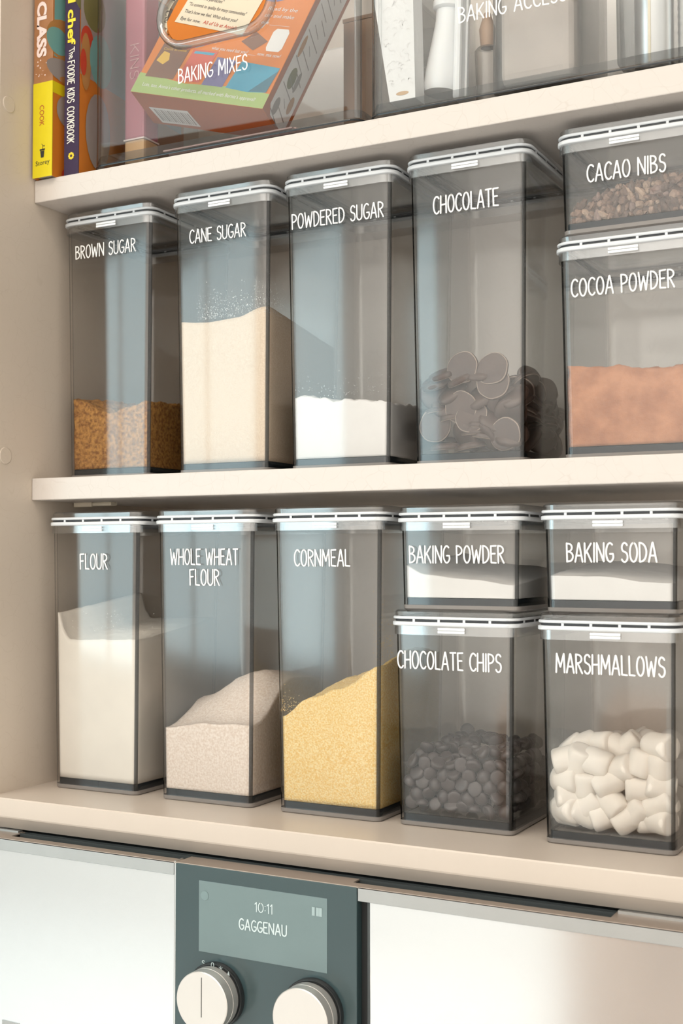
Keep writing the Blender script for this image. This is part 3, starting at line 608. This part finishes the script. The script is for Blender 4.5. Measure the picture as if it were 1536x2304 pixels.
art(c, [(TEAL, lambda x: [(x, .002, .125), (x, .185, .125), (x, .185, .234), (x, .002, .234)]), (BREAD, lambda x: disc(.02, .145, .03, .022, x)), (TEAL, lambda x: disc(.008, .142, .018, .014, x)), (DKBR, lambda x: disc(.034, .136, .016, .014, x)), (GREYP, lambda x: disc(.02, .113, .03, .012, x)), (BREAD, lambda x: disc(.04, .104, .03, .006, x)),
        (GREYP, lambda x: disc(.022, .072, .016, .016, x)), (GREENP, lambda x: [(x, .020, .013), (x, .040, .013), (x, .040, .050), (x, .029, .046)]), (TOMATO, lambda x: disc(.024, .004, .010, .009, x))], w)
t, w, c = book('cookbook', .0365, .0555, .003, 'slim dark purple cookbook with yellow and cream spine lettering', PURP, COVER1)
type_text('spine_lettering', 'd chef', (-.0050, -.0004, ZO + .5365 - Z_TT), u, v, .0135, YTXT, t, width=.0545, bold=.03)
type_text('spine_lettering', 'The', (-.0035, -.0004, ZO + .4780 - Z_TT), (0, 0, -1), (1, 0, .25), .0105, CREAMT, t, width=.0110, bold=.01)
ps = [lettering('', 'FOODIE KIDS COOKBOOK', (-.0050, -.0004, ZO + .4650 - Z_TT), u, v, .0088, CREAMT, t, width=.0850, weight=.115, gap=.16)]
put_letters('spine_lettering', ps, CREAMT, t)
mb = MB()
for k in range(8):
    a = k * math.pi / 4; mb.poly([(.0002 + .0026 * math.cos(a) + .0013 * math.cos(q), -.0004, ZO + .3665 - Z_TT + .0026 * math.sin(a) + .0013 * math.sin(q)) for q in [i * .785 for i in range(8)]])
mb.build('flower_emblem', YTXT, t)
art(c, [(OLIVE, lambda x: disc(.03, .185, .04, .02, x)), (GREYP, lambda x: [(x, .002, .105), (x, .18, .095), (x, .18, .234), (x, .002, .234)]), (OLIVE, lambda x: disc(.024, .178, .018, .022, x)), (TOMATO, lambda x: disc(.012, .142, .010, .016, x)), (BREAD, lambda x: disc(.010, .120, .008, .030, x)), (TEAL, lambda x: disc(.034, .128, .018, .028, x)), (TOMATO, lambda x: disc(.006, .118, .005, .014, x)), (GREYP, lambda x: disc(.030, .052, .020, .040, x))], w)

# ------------------------------------------------------------------ clear bins on the top shelf
def stadium(cx, cz, hw, r, n=12):
    pts = []
    for s, a0 in ((1, -90), (-1, 90)):
        for i in range(n + 1): t_ = math.radians(a0 + 180 * i / n); pts.append((cx + s * (hw - r) + r * math.cos(t_), cz + r * math.sin(t_)))
    return pts
def clear_bin(x0, x1, yf, D, Hb, label, texts, hole):
    cx = (x0 + x1) / 2; t = empty('storage_bin', (cx, yf + D / 2, Z_TT), label, 'bin'); a = (x1 - x0) / 2; b = D / 2; r = .014; n = 6
    lo = .0035; th = .0028
    # three walls and floor (front opening is closed by the front panel)
    P = rrect(a, b, r, n); Pi = rrect(a - th, b - th, r - th, n)
    k0 = n + 1 - 1
    order = list(range(0, len(P)))                                # starts at the right end of the front edge
    mb = MB()
    def wl(z): return [(P[i][0], P[i][1], z) for i in order]
    def wi(z): return [(Pi[i][0], Pi[i][1], z) for i in order]
    dark = lambda i: 1 if i in (2, 3) or i in (len(P) - 5, len(P) - 4) else 0
    mb.loops([wl(lo + .004), wl(Hb * .5), wl(Hb)], closed=False, mfun=dark)
    mb.loops([wl(Hb), wi(Hb)], closed=False); mb.loops([wi(Hb), wi(lo + .004)], closed=False)
    body = mb.build('walls', BINP, t, extra=[BINE]); auto_smooth(body, 35)
    mb = MB(); mb.loops([ring(a - .004, b - .004, r - .002, lo, n), ring(a - .001, b - .001, r, lo + .0015, n), ring(a, b, r, lo + .004, n)], cap0=True); mb.loops([ring(a, b, r, lo + .004, n), ring(a - th, b - th, r - th, lo + .0125, n)], cap1=True)
    auto_smooth(mb.build('floor_panel', BINP, t), 35)
    mb = MB(); mb.loops([ring(a + .0001, b + .0001, r, lo + .0012, n), ring(a + .0004, b + .0004, r, lo + .002, n), ring(a + .0001, b + .0001, r, lo + .0030, n)]); auto_smooth(mb.build('base_rim', BAND, t))
    mb = MB(); mb.loops([ring(a - .006, b - .006, r - .003, 0, n), ring(a - .005, b - .005, r - .003, lo, n)], cap0=True); auto_smooth(mb.build('foot', FOOTC, t))
    # front panel between the two front corners
    xa, xb = P[-1][0], P[0][0]; z0, z1 = lo + .004, Hb
    if hole:
        hx, hz, hw, hr = hole; S = stadium(hx - cx, hz + ZO - Z_TT, hw + .0034, hr + .0034); cz = hz + ZO - Z_TT; hx -= cx
        O = []
        for p in S:                                               # matching points on the panel's outline
            dx, dz = p[0] - hx, p[1] - cz; kx = ((xb - hx) if dx > 0 else (xa - hx)) / dx if abs(dx) > 1e-6 else 1e9; kz = ((z1 - cz) if dz > 0 else (z0 - cz)) / dz if abs(dz) > 1e-6 else 1e9
            k = min(abs(kx), abs(kz)); O.append((hx + dx * k, cz + dz * k))
        # add the exact corners
        mb = MB()
        for y, fl in ((-b, False), (-b + th, True)): mb.loops([[(x, y, z) for x, z in O], [(x, y, z) for x, z in S]], flip=fl)
        for ca in ((xb, z1), (xa, z1), (xa, z0), (xb, z0)):       # corner triangles
            idx = sorted(range(len(O)), key=lambda i: (O[i][0] - ca[0]) ** 2 + (O[i][1] - ca[1]) ** 2)
            e1 = [i for i in idx if abs(O[i][0] - ca[0]) < 1e-6][:1]; e2 = [i for i in idx if abs(O[i][1] - ca[1]) < 1e-6][:1]
            if e1 and e2: mb.poly([(ca[0], -b, ca[1]), (O[e1[0]][0], -b, O[e1[0]][1]), (O[e2[0]][0], -b, O[e2[0]][1])])
        mb.build('front_panel', BINP, t)
        # moulded grip ring round the opening
        mb = MB(); m_ = .0068
        sec = [(0.0, -.004), (.002, -.0058), (.0048, -.006), (m_, -.004), (m_ + .001, 0), (m_, .004), (.004, .0055), (0, .0045)]
        So = [stadium(hx, cz, hw + q, hr + q) for q, _ in sec]
        mb.loops([[(x, -b + sec[k][1], z) for x, z in So[k]] for k in range(len(sec))] + [[(x, -b + sec[0][1], z) for x, z in So[0]]]); g = mb.build('grip_ring', RINGP, t, smooth=True)
    else:
        mb = MB(); mb.box(xa, xb, -b, -b + th, z0, z1); mb.build('front_panel', BINP, t)
    ps = [lettering('', s, (q0 - cx, -b - .0004, q2 + ZO - Z_TT), (1, 0, 0), (0, 0, 1), q3 - q2, VINYL, t, width=q1 - q0) for s, q0, q1, q2, q3 in texts]
    put_letters('lettering', ps, VINYL, t); return t
clear_bin(.0690, .3765, .006, .27, .20, 'wide clear bin lettered BAKING MIXES with an oval grip', [('BAKING MIXES', .1772, .2561, .4190, .4330)], (.2195, .4850, .0600, .0255))
clear_bin(.3830, .6930, .006, .27, .20, 'wide clear bin lettered BAKING ACCESSORIES full of white tools', [('BAKING ACCESSORIES', .4725, .6035, .4190, .4325)], None)

# orange baking mix carton leaning inside the bin
OR = mat('carton_orange', (0.68, 0.20, 0.025), 0.45, spec=0.3); ORD = mat('carton_rust', (0.42, 0.115, 0.035), 0.5); LIME = mat('carton_lime', (0.36, 0.47, 0.15), 0.5); CARDM = mat('note_card', (0.80, 0.70, 0.54), 0.6); BLUEP = mat('carton_blue', (0.06, 0.33, 0.48), 0.5); DKBLUE = mat('carton_dark_blue', (0.05, 0.16, 0.22), 0.5); REDP = mat('carton_red', (0.60, 0.10, 0.06), 0.5); VIOL = mat('carton_violet', (0.16, 0.14, 0.30), 0.5); WHP = mat('carton_white', (0.78, 0.76, 0.74), 0.6); NAVYI = mat('carton_ink', (0.06, 0.05, 0.06), 0.6); CHOCP = mat('carton_chocolate', (0.20, 0.085, 0.045), 0.5); GOLD = mat('carton_gold', (0.75, 0.45, 0.06), 0.5)
Wc, Dc, Hc = .16, .0495, .19
t = empty('baking_mix_carton', (.1130, .0135, ZO + .4251), 'orange baking mix carton tilted inside the BAKING MIXES bin', 'carton', (-.3579, .2733, .0161))
box('carton_body', 0, Wc, 0, Dc, 0, Hc, OR, t, .0006, 1)
mb = MB(); mb.poly([(.0004, .0004, -.0001), (Wc - .0004, .0004, -.0001), (Wc - .0004, Dc, -.0001), (.0004, Dc, -.0001)]); mb.build('bottom_flap', ORD, t)
mb = MB(); mb.poly([(Wc + .0001, 0, 0), (Wc + .0001, Dc, 0), (Wc + .0001, Dc, Hc), (Wc + .0001, 0, Hc)]); mb.build('side_panel', ORD, t)
def fpoly(name, pts, m, e, parent=None):
    mb = MB(); mb.poly([(x, -e, z) for x, z in pts]); return mb.build(name, m, parent or t)
fpoly('green_strip', [(0, 0), (Wc, 0), (Wc, .017), (.115, .020), (.06, .017), (0, .024)], LIME, .0002)
type_text('green_strip_lettering', "Lots, too. Annie's other products, all marked with Bernie's approval!", (.010, -.0004, .0085), (1, 0, -.012), (0, 0, 1), .0060, WHP, t, width=.137)
fpoly('recipe_picture', [(.008, .020), (.043, .020), (.046, .062), (.011, .062)], CHOCP, .0003); fpoly('recipe_picture', [(.047, .019), (.075, .020), (.080, .058), (.050, .058)], REDP, .0003); fpoly('recipe_picture', [(.079, .018), (.104, .018), (.106, .050), (.082, .052)], VIOL, .0003)
fpoly('blue_ribbon', [(.108, .018), (.135, .016), (.155, .018), (.158, .047), (.112, .050)], BLUEP, .0003); fpoly('blue_ribbon', [(.135, .0165), (.1555, .0185), (.158, .044)], DKBLUE, .0004)
fpoly('printed_biscuit', [(.012, .040), (.022, .036), (.027, .042), (.024, .050), (.016, .052)], GOLD, .0004); fpoly('printed_caption', [(.052, .053), (.076, .053), (.077, .056), (.053, .056)], BLUEP, .0004)
type_text('printed_caption', 'Cocoa Brownie', (.014, -.0005, .0535), (1, 0, 0), (0, 0, 1), .0045, GOLD, t)
fpoly('printed_graham', [(.100, .073), (.118, .064), (.130, .076), (.112, .086)], CHOCP, .0003); fpoly('printed_marshmallow', [(.131, .069), (.133, .065), (.147, .065), (.1495, .069), (.1495, .088), (.147, .092), (.134, .092), (.131, .088)], WHP, .0003)
fpoly('note_card', [(.010, .088), (.098, .080), (.103, .150), (.016, .158)], CARDM, .0005)
for k, (s, wd) in enumerate((("Bye for now.", .026), ("That's how we feel. What about you?", .068), ("\"To commit to quality for many communities\"", .074), ("persistent particles\"", .040), ("\"My family says not to touch and", .066))):
    type_text('handwriting', s, (.015 + .0006 * k, -.0007, .0915 + .0092 * k), (1, 0, -.09), (.08, 0, 1), .0058, NAVYI, t, width=wd)
type_text('handwriting', "All of Us at Annie's", (.045, -.0007, .0890), (1, 0, -.09), (.08, 0, 1), .0062, REDP, t, width=.043, bold=.01)
type_text('printed_caption', 'what you need last you? ____ now, mix now!', (.070, -.0004, .0600), (1, 0, -.02), (.1, 0, 1), .0058, WHP, t, width=.082)
for k, s in enumerate(('Read by the', 'city and make', 'one ________')): type_text('printed_caption', s, (.112, -.0004, .113 - .0085 * k), (1, 0, 0), (.1, 0, 1), .0062, WHP, t, width=.034)
mb = MB(); mb.poly([(.113 + .018 * math.cos(i * .39) , -.0003, .135 + .012 * math.sin(i * .39)) for i in range(16)]); mb.build('printed_bowl', VIOL, t)
for a, b_ in ((.112, .139), (.120, .133), (.106, .133), (.125, .141)): mb = MB(); mb.poly([(a + .0045 * math.cos(i * .524), -.0004, b_ + .0035 * math.sin(i * .524)) for i in range(12)]); mb.build('printed_biscuit', GOLD, t)
mb = MB(); X = Wc + .0003; mb.poly([(X, .007, .012), (X, .014, .004), (X, Dc - .012, .004), (X, Dc - .005, .012), (X, Dc - .005, Hc), (X, .007, Hc)]); mb.build('nutrition_panel', WHP, t)
mb = MB(); X = Wc + .0005; mb.poly([(X, .016 + .0045 * math.cos(i * .39), .016 + .010 * math.sin(i * .39)) for i in range(16)]); mb.build('side_picture', GREYP, t)
mb = MB(); mb.poly([(X, .030 + .003 * math.cos(i * .39), .055 + .012 * math.sin(i * .39)) for i in range(16)]); mb.build('side_picture', GREYP, t)
mb = MB(); mb.poly([(X, .020 + .006 * math.cos(i * .39), .052 + .012 * math.sin(i * .39)) for i in range(16)]); mb.build('side_picture', OLIVE, t)
mb = MB(); mb.poly([(X, .036 + .004 * math.cos(i * .39), .032 + .010 * math.sin(i * .39)) for i in range(16)]); mb.build('side_picture', BREAD, t)
mb = MB(); mb.poly([(X, .013 + .003 * math.cos(i * .39), .085 + .013 * math.sin(i * .39)) for i in range(16)]); mb.build('side_picture', BREAD, t)
mb = MB()
for k in range(16): zz = .008 + k * .0105; mb.poly([(X, .010 + (k % 3) * .006, zz), (X, .030 + (k % 2) * .008, zz - .006), (X, .030 + (k % 2) * .008, zz - .0045), (X, .010 + (k % 3) * .006, zz + .0015)])
mb.build('nutrition_text', GREYP, t)
mb = MB(); mb.poly([(.010, .022, -.0003), (.060, .020, -.0003), (.064, .044, -.0003), (.014, .046, -.0003)]); mb.build('barcode_label', WHP, t)
mb = MB()
for k in range(16): x = .015 + k * .0028; mb.poly([(x, .024, -.0005), (x + (.0008 if k % 3 else .0016), .024, -.0005), (x + (.0008 if k % 3 else .0016) + .002, .042, -.0005), (x + .002, .042, -.0005)])
mb.build('barcode_bar', GREYP, t)
# packets behind and below it
PKT = mat('packet_pink', (0.70, 0.46, 0.42), 0.5); ROSE = mat('packet_rose', (0.42, 0.14, 0.17), 0.5); TANP = mat('packet_tan', (0.55, 0.36, 0.20), 0.5); ZF = Z_TT + .0163
p = empty('mix_packet', (.215, .150, ZF), 'flat pink packet lying under the orange carton', 'packet'); box('packet_body', -.075, .075, -.11, .05, 0, .0065, PKT, p, .002); box('packet_seam', -.075, .075, -.118, -.11, .002, .0035, PKT, p)
p = empty('mix_packet', (.0905, .055, ZF), 'upright rose packet with pale letters behind the clear bin corner', 'packet', (0, 0, .0)); box('packet_body', -.013, .013, -.006, .02, .028, .185, ROSE, p, .003); box('packet_base', -.013, .013, -.006, .02, 0, .028, TANP, p, .003); box('packet_stripe', -.0132, .0132, -.0064, .0202, .0275, .029, PINKW, p)
ps = [lettering('', 'KINS', (-.0050, -.0066, .128), (0, 0, -1), (1, 0, 0), .0110, PINKW, p, width=.036, weight=.08)]; put_letters('packet_lettering', ps, mat('packet_letters', (.60, .36, .34), .5), p)
p = empty('mix_carton', (.318, .200, ZF), 'plain brown carton standing behind the orange carton', 'carton'); box('carton_body', -.045, .045, -.03, .05, 0, .16, mat('carton_brown', (.36, .24, .16), .6), p, .001); box('carton_lid', -.0455, .0455, -.0305, .0505, .16, .164, mat('carton_brown_lid', (.30, .19, .12), .6), p)

# ------------------------------------------------------------------ baking accessories in the other bin
WPL = mat('white_tool_plastic', (0.86, 0.87, 0.87), 0.35, sub=.1); ROLL = mat('embossed_white', (0.84, 0.83, 0.81), 0.7, bump=.5, bscale=120); FROST = plastic('frosted_tub', (0.90, 0.88, 0.86), (0.25, 0.25, 0.25), 2, .06, .25); 
ZA = Z_TT + .0163
o = empty('embossed_mat_roll', (.4085, .0200, ZA), 'white embossed tapering sheet standing in the accessories bin', 'baking mat')
SX = lambda zz: (interp([(0, -.0045), (.18, -.034)], 0) - .0000 - zz * .165, .0205 - zz * .022)
mb = MB(); mb.loops([[(xx, yy, zz) for xx, yy in ((SX(zz)[0], -.010), (SX(zz)[1], -.010), (SX(zz)[1], .010), (SX(zz)[0], .010))] for zz in (0, .04, .08, .105)], cap0=True, cap1=True); mb.build('sheet', ROLL, o)
mb = MB(); rnd = random.Random(4)
for k in range(60):
    zz = rnd.uniform(.012, .10); x = SX(zz)[0] + (SX(zz)[1] - SX(zz)[0]) * rnd.uniform(.1, .9); a = rnd.uniform(0, 3.14); l = .0022
    P = [(x + l * math.cos(a + i * .5) * .9, -.0103, zz + l * math.sin(a + i * .5)) for i in range(5)]
    Q = [(x + l * 1.3 * math.cos(a + i * .5) * .9, -.0103, zz + l * 1.3 * math.sin(a + i * .5)) for i in range(5)]
    mb.loops([P, Q], closed=False)
mb.build('embossed_motif', WHP, o)
mb = MB(); mb.poly([(.008 + .0062 * math.cos(i * .39), -.0103, .006 + .0018 * math.sin(i * .39)) for i in range(16)]); mb.build('hole', TANP, o)
def turned(name, prof, m, parent, n=24, ex=1.0):
    mb = MB(); mb.loops([[(r * math.cos(i * 6.28318 / n), r * ex * math.sin(i * 6.28318 / n), zz) for i in range(n)] for r, zz in prof], cap0=True, cap1=True); ob = mb.build(name, m, parent); auto_smooth(ob, 40); return ob
o = empty('icing_press', (.4400, .042, ZA), 'white plastic icing press standing in the accessories bin', 'icing press', (0, .10, 0))
turned('nozzle', [(.0165, .012), (.0180, .016), (.0170, .03), (.0140, .055), (.0118, .075), (.0118, .088)], WPL, o); turned('collar', [(.0125, .086), (.0150, .088), (.0152, .094), (.0135, .096), (.0150, .099), (.0150, .104), (.013, .106)], WPL, o); turned('barrel', [(.0125, .104), (.0130, .18)], WPL, o)
o = empty('icing_scraper', (.4600, .040, ZA), 'tall white plastic scraper beside the icing press', 'scraper', (0, .03, 0)); box('blade', -.004, .0035, -.012, .012, 0, .17, WPL, o, .003); box('edge_rib', .0035, .006, -.002, .002, .004, .165, WPL, o, .0008)
o = empty('piping_tip', (.4780, .060, ZA), 'small brown and white piping tip holder behind the lettering', 'piping tip'); turned('cup', [(.010, 0), (.0115, .05), (.009, .053)], FROST, o); turned('tip', [(.006, .053), (.0075, .07), (.003, .085)], mat('tip_tan', (.5, .33, .22), .5), o)
o = empty('frosted_tub', (.5330, .075, ZA), 'frosted plastic tub holding pale sprinkles in the accessories bin', 'tub')
mb = MB(); mb.loops([ring(.040, .050, .012, zz) for zz in (0, .08, .16)], cap0=True); mb.loops([ring(.0378, .0478, .010, zz) for zz in (.16, .003)], cap1=True); auto_smooth(mb.build('tub_wall', FROST, o), 35)
box('tub_filling', -.034, .034, -.043, .043, .004, .11, mat('pale_filling', (.86, .81, .77), .7, var=.08, scale=30), o, .01, 3)
o = empty('glass_tub', (.6450, .072, ZA), 'clear tub with rounded corners holding steel cutters', 'tub')
mb = MB(); mb.loops([ring(.036, .040, .012, .001), ring(.0425, .046, .014, .007), ring(.0435, .047, .014, .15)], cap0=True); mb.loops([ring(.041, .0445, .012, .15), ring(.040, .0435, .012, .008)], cap1=True); auto_smooth(mb.build('tub_wall', BINP, o), 35)
o = empty('steel_cutter', (.6250, .075, ZA + .0085), 'smooth steel ring cutter inside the clear tub', 'cutter'); turned('cutter_ring', [(.0150, 0), (.0165, .002), (.0168, .10), (.0175, .102), (.0175, .106), (.0165, .107)], STEEL, o); box('cutter_seam', -.001, .001, -.0180, -.0160, .004, .10, mat('brass_seam', (.75, .66, .48), .3, .8), o)
o = empty('steel_cutter', (.6610, .080, ZA + .0085), 'ribbed steel tin inside the clear tub', 'cutter'); turned('ribbed_wall', [(.0165 + .0006 * (k % 2), .0035 * k) for k in range(30)], STEEL, o); turned('rim', [(.0175, .1015), (.0180, .103), (.0175, .105)], STEEL, o)

# ------------------------------------------------------------------ built-in oven below
YO = -.075
ov = empty('built_in_oven', (.3, YO, ZO - .70), 'built-in oven with pale mirrored doors and dark control panel', 'oven'); zo = lambda v: v + .70
bx = lambda nm, x0, x1, y0, y1, z0, z1, m, par=None, bev=0.0: box(nm, x0 - .3, x1 - .3, y0, y1, zo(z0), zo(z1), m, par or ov, bev)
bx('housing', -.02, 1.25, .030, .30, -.70, -.312, DARKM); bx('top_ledge', -.02, 1.25, .016, .031, -.70, -.3165, DARKM)
# doors
for x0, x1, what in ((-.02, .2335, 'l'), (.4249, 1.25, 'r')):
    d = bx('door', x0, x1, .0012, .012, -.70, -.3232, DOORG, None, .0006)
# edge strips
bx('door_edge', .2335, .2343, .0004, .012, -.70, -.3112, ALU); bx('door_edge', .2345, .2353, .0002, .012, -.70, -.3112, STEEL)
bx('door_edge', .4225, .4247, .002, .012, -.70, -.3232, DARKM); bx('gap', .4143, .4225, .008, .014, -.70, -.3232, BLACK)
def trim(x0, x1, s0, s1, zt):
    """metal rail with a long finger slot cut in its top"""
    r = bx('top_rail', x0, x1, 0.0, .0030, -.3232, zt, ALU); bx('rail_cap', x0, x1, .0, .0165, zt - .0008, zt, TOP_WARM, None)
    return r
zt = -.3118
bx('top_rail', -.02, .2333, 0, .003, -.3232, zt - .0006, ALU); bx('top_rail', .4149, 1.25, 0, .003, -.3232, zt - .0006, ALU)
mb = MB()
for x0, x1, y0, y1 in ((-.02, 1.25, 0, .0105), (-.02, .036, .0105, .030), (.2365, .405, .0105, .0225), (.620, 1.25, .0105, .030)):
    mb.box(x0 - .3, x1 - .3, y0, y1, zo(zt - .0012), zo(zt))
mb.build('rail_cap', TOP_WARM, ov)
bx('slot_floor', .036, .62, .0100, .031, -.3225, -.3180, BLACK)
bx('slot_back', .036, .62, .0225, .0235, -.3180, zt + .0002, DARKM)
bx('rail_highlight', -.02, .033, .0235, .0300, zt, zt + .0018, ALU); bx('rail_highlight', .622, .672, .0225, .0290, zt, zt + .0022, ALU); bx('rail_highlight', .677, 1.25, .0225, .0290, zt, zt + .0018, ALU)
# control panel
cp = bx('control_panel', .2356, .4141, -.0006, .012, -.70, zt - .0006, PANELG, None, .0008)
scr = bx('screen', .2607, .3870, -.0010, .002, -.3852, -.3246, SCREEN, cp); cp.name = 'control_panel'
LCD = mat('lcd_white', (.52, .60, .60), .5); LCDD = mat('lcd_dim', (.30, .38, .38), .5)
P0 = lambda x, z, e=.0013: (x - .3, -e, zo(z))
put_letters('clock_digits', [lettering('', '10:11', P0(.3178, -.3440), (1, 0, 0), (0, 0, 1), .0078, LCD, scr, width=.0170, weight=.10)], LCD, scr)
put_letters('display_lettering', [lettering('', 'GAGGENAU', P0(.3022, -.3606), (1, 0, 0), (0, 0, 1), .0088, LCD, scr, width=.0465, weight=.13, gap=.14)], LCD, scr)
mb = MB()
for x in (.3728, .3768, .3795): mb.poly([P0(x, -.3400), P0(x + .0028, -.3400), P0(x + .0028, -.3330), P0(x, -.3330)])
mb.build('display_icon', LCDD, scr)
mb = MB(); mb.poly([P0(.2667 + .004 * math.cos(i * .52), -.3370 + .004 * math.sin(i * .52)) for i in range(12)]); mb.build('display_icon', mat('lcd_faint', (.16, .225, .225), .4), scr)
put_letters('dial_marking', [lettering('', 'S', P0(.2641, -.3970, .0009), (1, 0, 0), (0, 0, 1), .0042, LCD, cp, width=.0026, weight=.14)], LCD, cp)
def knob(x, z, name='dial_knob'):
    n = 48; R = .0256
    def lp(r, y): return [(x - .3 + r * math.cos(i * 6.28318 / n), y, zo(z) + r * math.sin(i * 6.28318 / n)) for i in range(n)]
    mb = MB(); mb.loops([lp(.0275, -.0004), lp(.0275, -.0056), lp(.0270, -.0062)], cap1=True); kc = mb.build('knob_collar', KNOBB, ov); auto_smooth(kc)
    mb = MB(); mb.loops([lp(R - .001, -.0060), lp(R - .001, -.0075), lp(R, -.0082), lp(R, -.0150), lp(R - .0008, -.0154), lp(R, -.0158), lp(R, -.0244), lp(R - .0006, -.025)], cap1=True); k = mb.build(name, KNOBF, kc); auto_smooth(k, 35)
    mb = MB(); mb.box(x - .3 - .0003, x - .3 + .0003, -.0252, -.0248, zo(z) - .012, zo(z) + .021); return k, mb, kc
k, mb, kc = knob(.2799, -.4190); mb.build('pointer_line', INK, k)
put_letters('dial_marking', [lettering('', 'O', P0(.2772, -.3952, .0064), (1, 0, 0), (0, 0, 1), .0042, LCD, kc, width=.0026, weight=.14)], LCD, kc)
mb = MB(); x, zz = .2868, -.3948
for q in range(3):
    a = q * math.pi / 3 + .5; dx, dz = .0021 * math.cos(a), .0021 * math.sin(a); nx, nz = -dz * .1, dx * .1; e = .0064 + q * .00001
    mb.poly([P0(x + dx + nx, zz + dz + nz, e), P0(x - dx + nx, zz - dz + nz, e), P0(x - dx - nx, zz - dz - nz, e), P0(x + dx - nx, zz + dz - nz, e)])
mb.build('dial_marking', LCD, kc)['kind'] = 'stuff'
mb = MB(); mb.poly([P0(.2932, -.3990, .0064), P0(.2960, -.3994, .0064), P0(.2948, -.3958, .0064)]); mb.build('dial_marking', LCD, kc)
k, mb, kc = knob(.3748, -.4178)
bx('door_badge', .036, .0570, .0006, .0016, -.4900, -.4826, ALU)
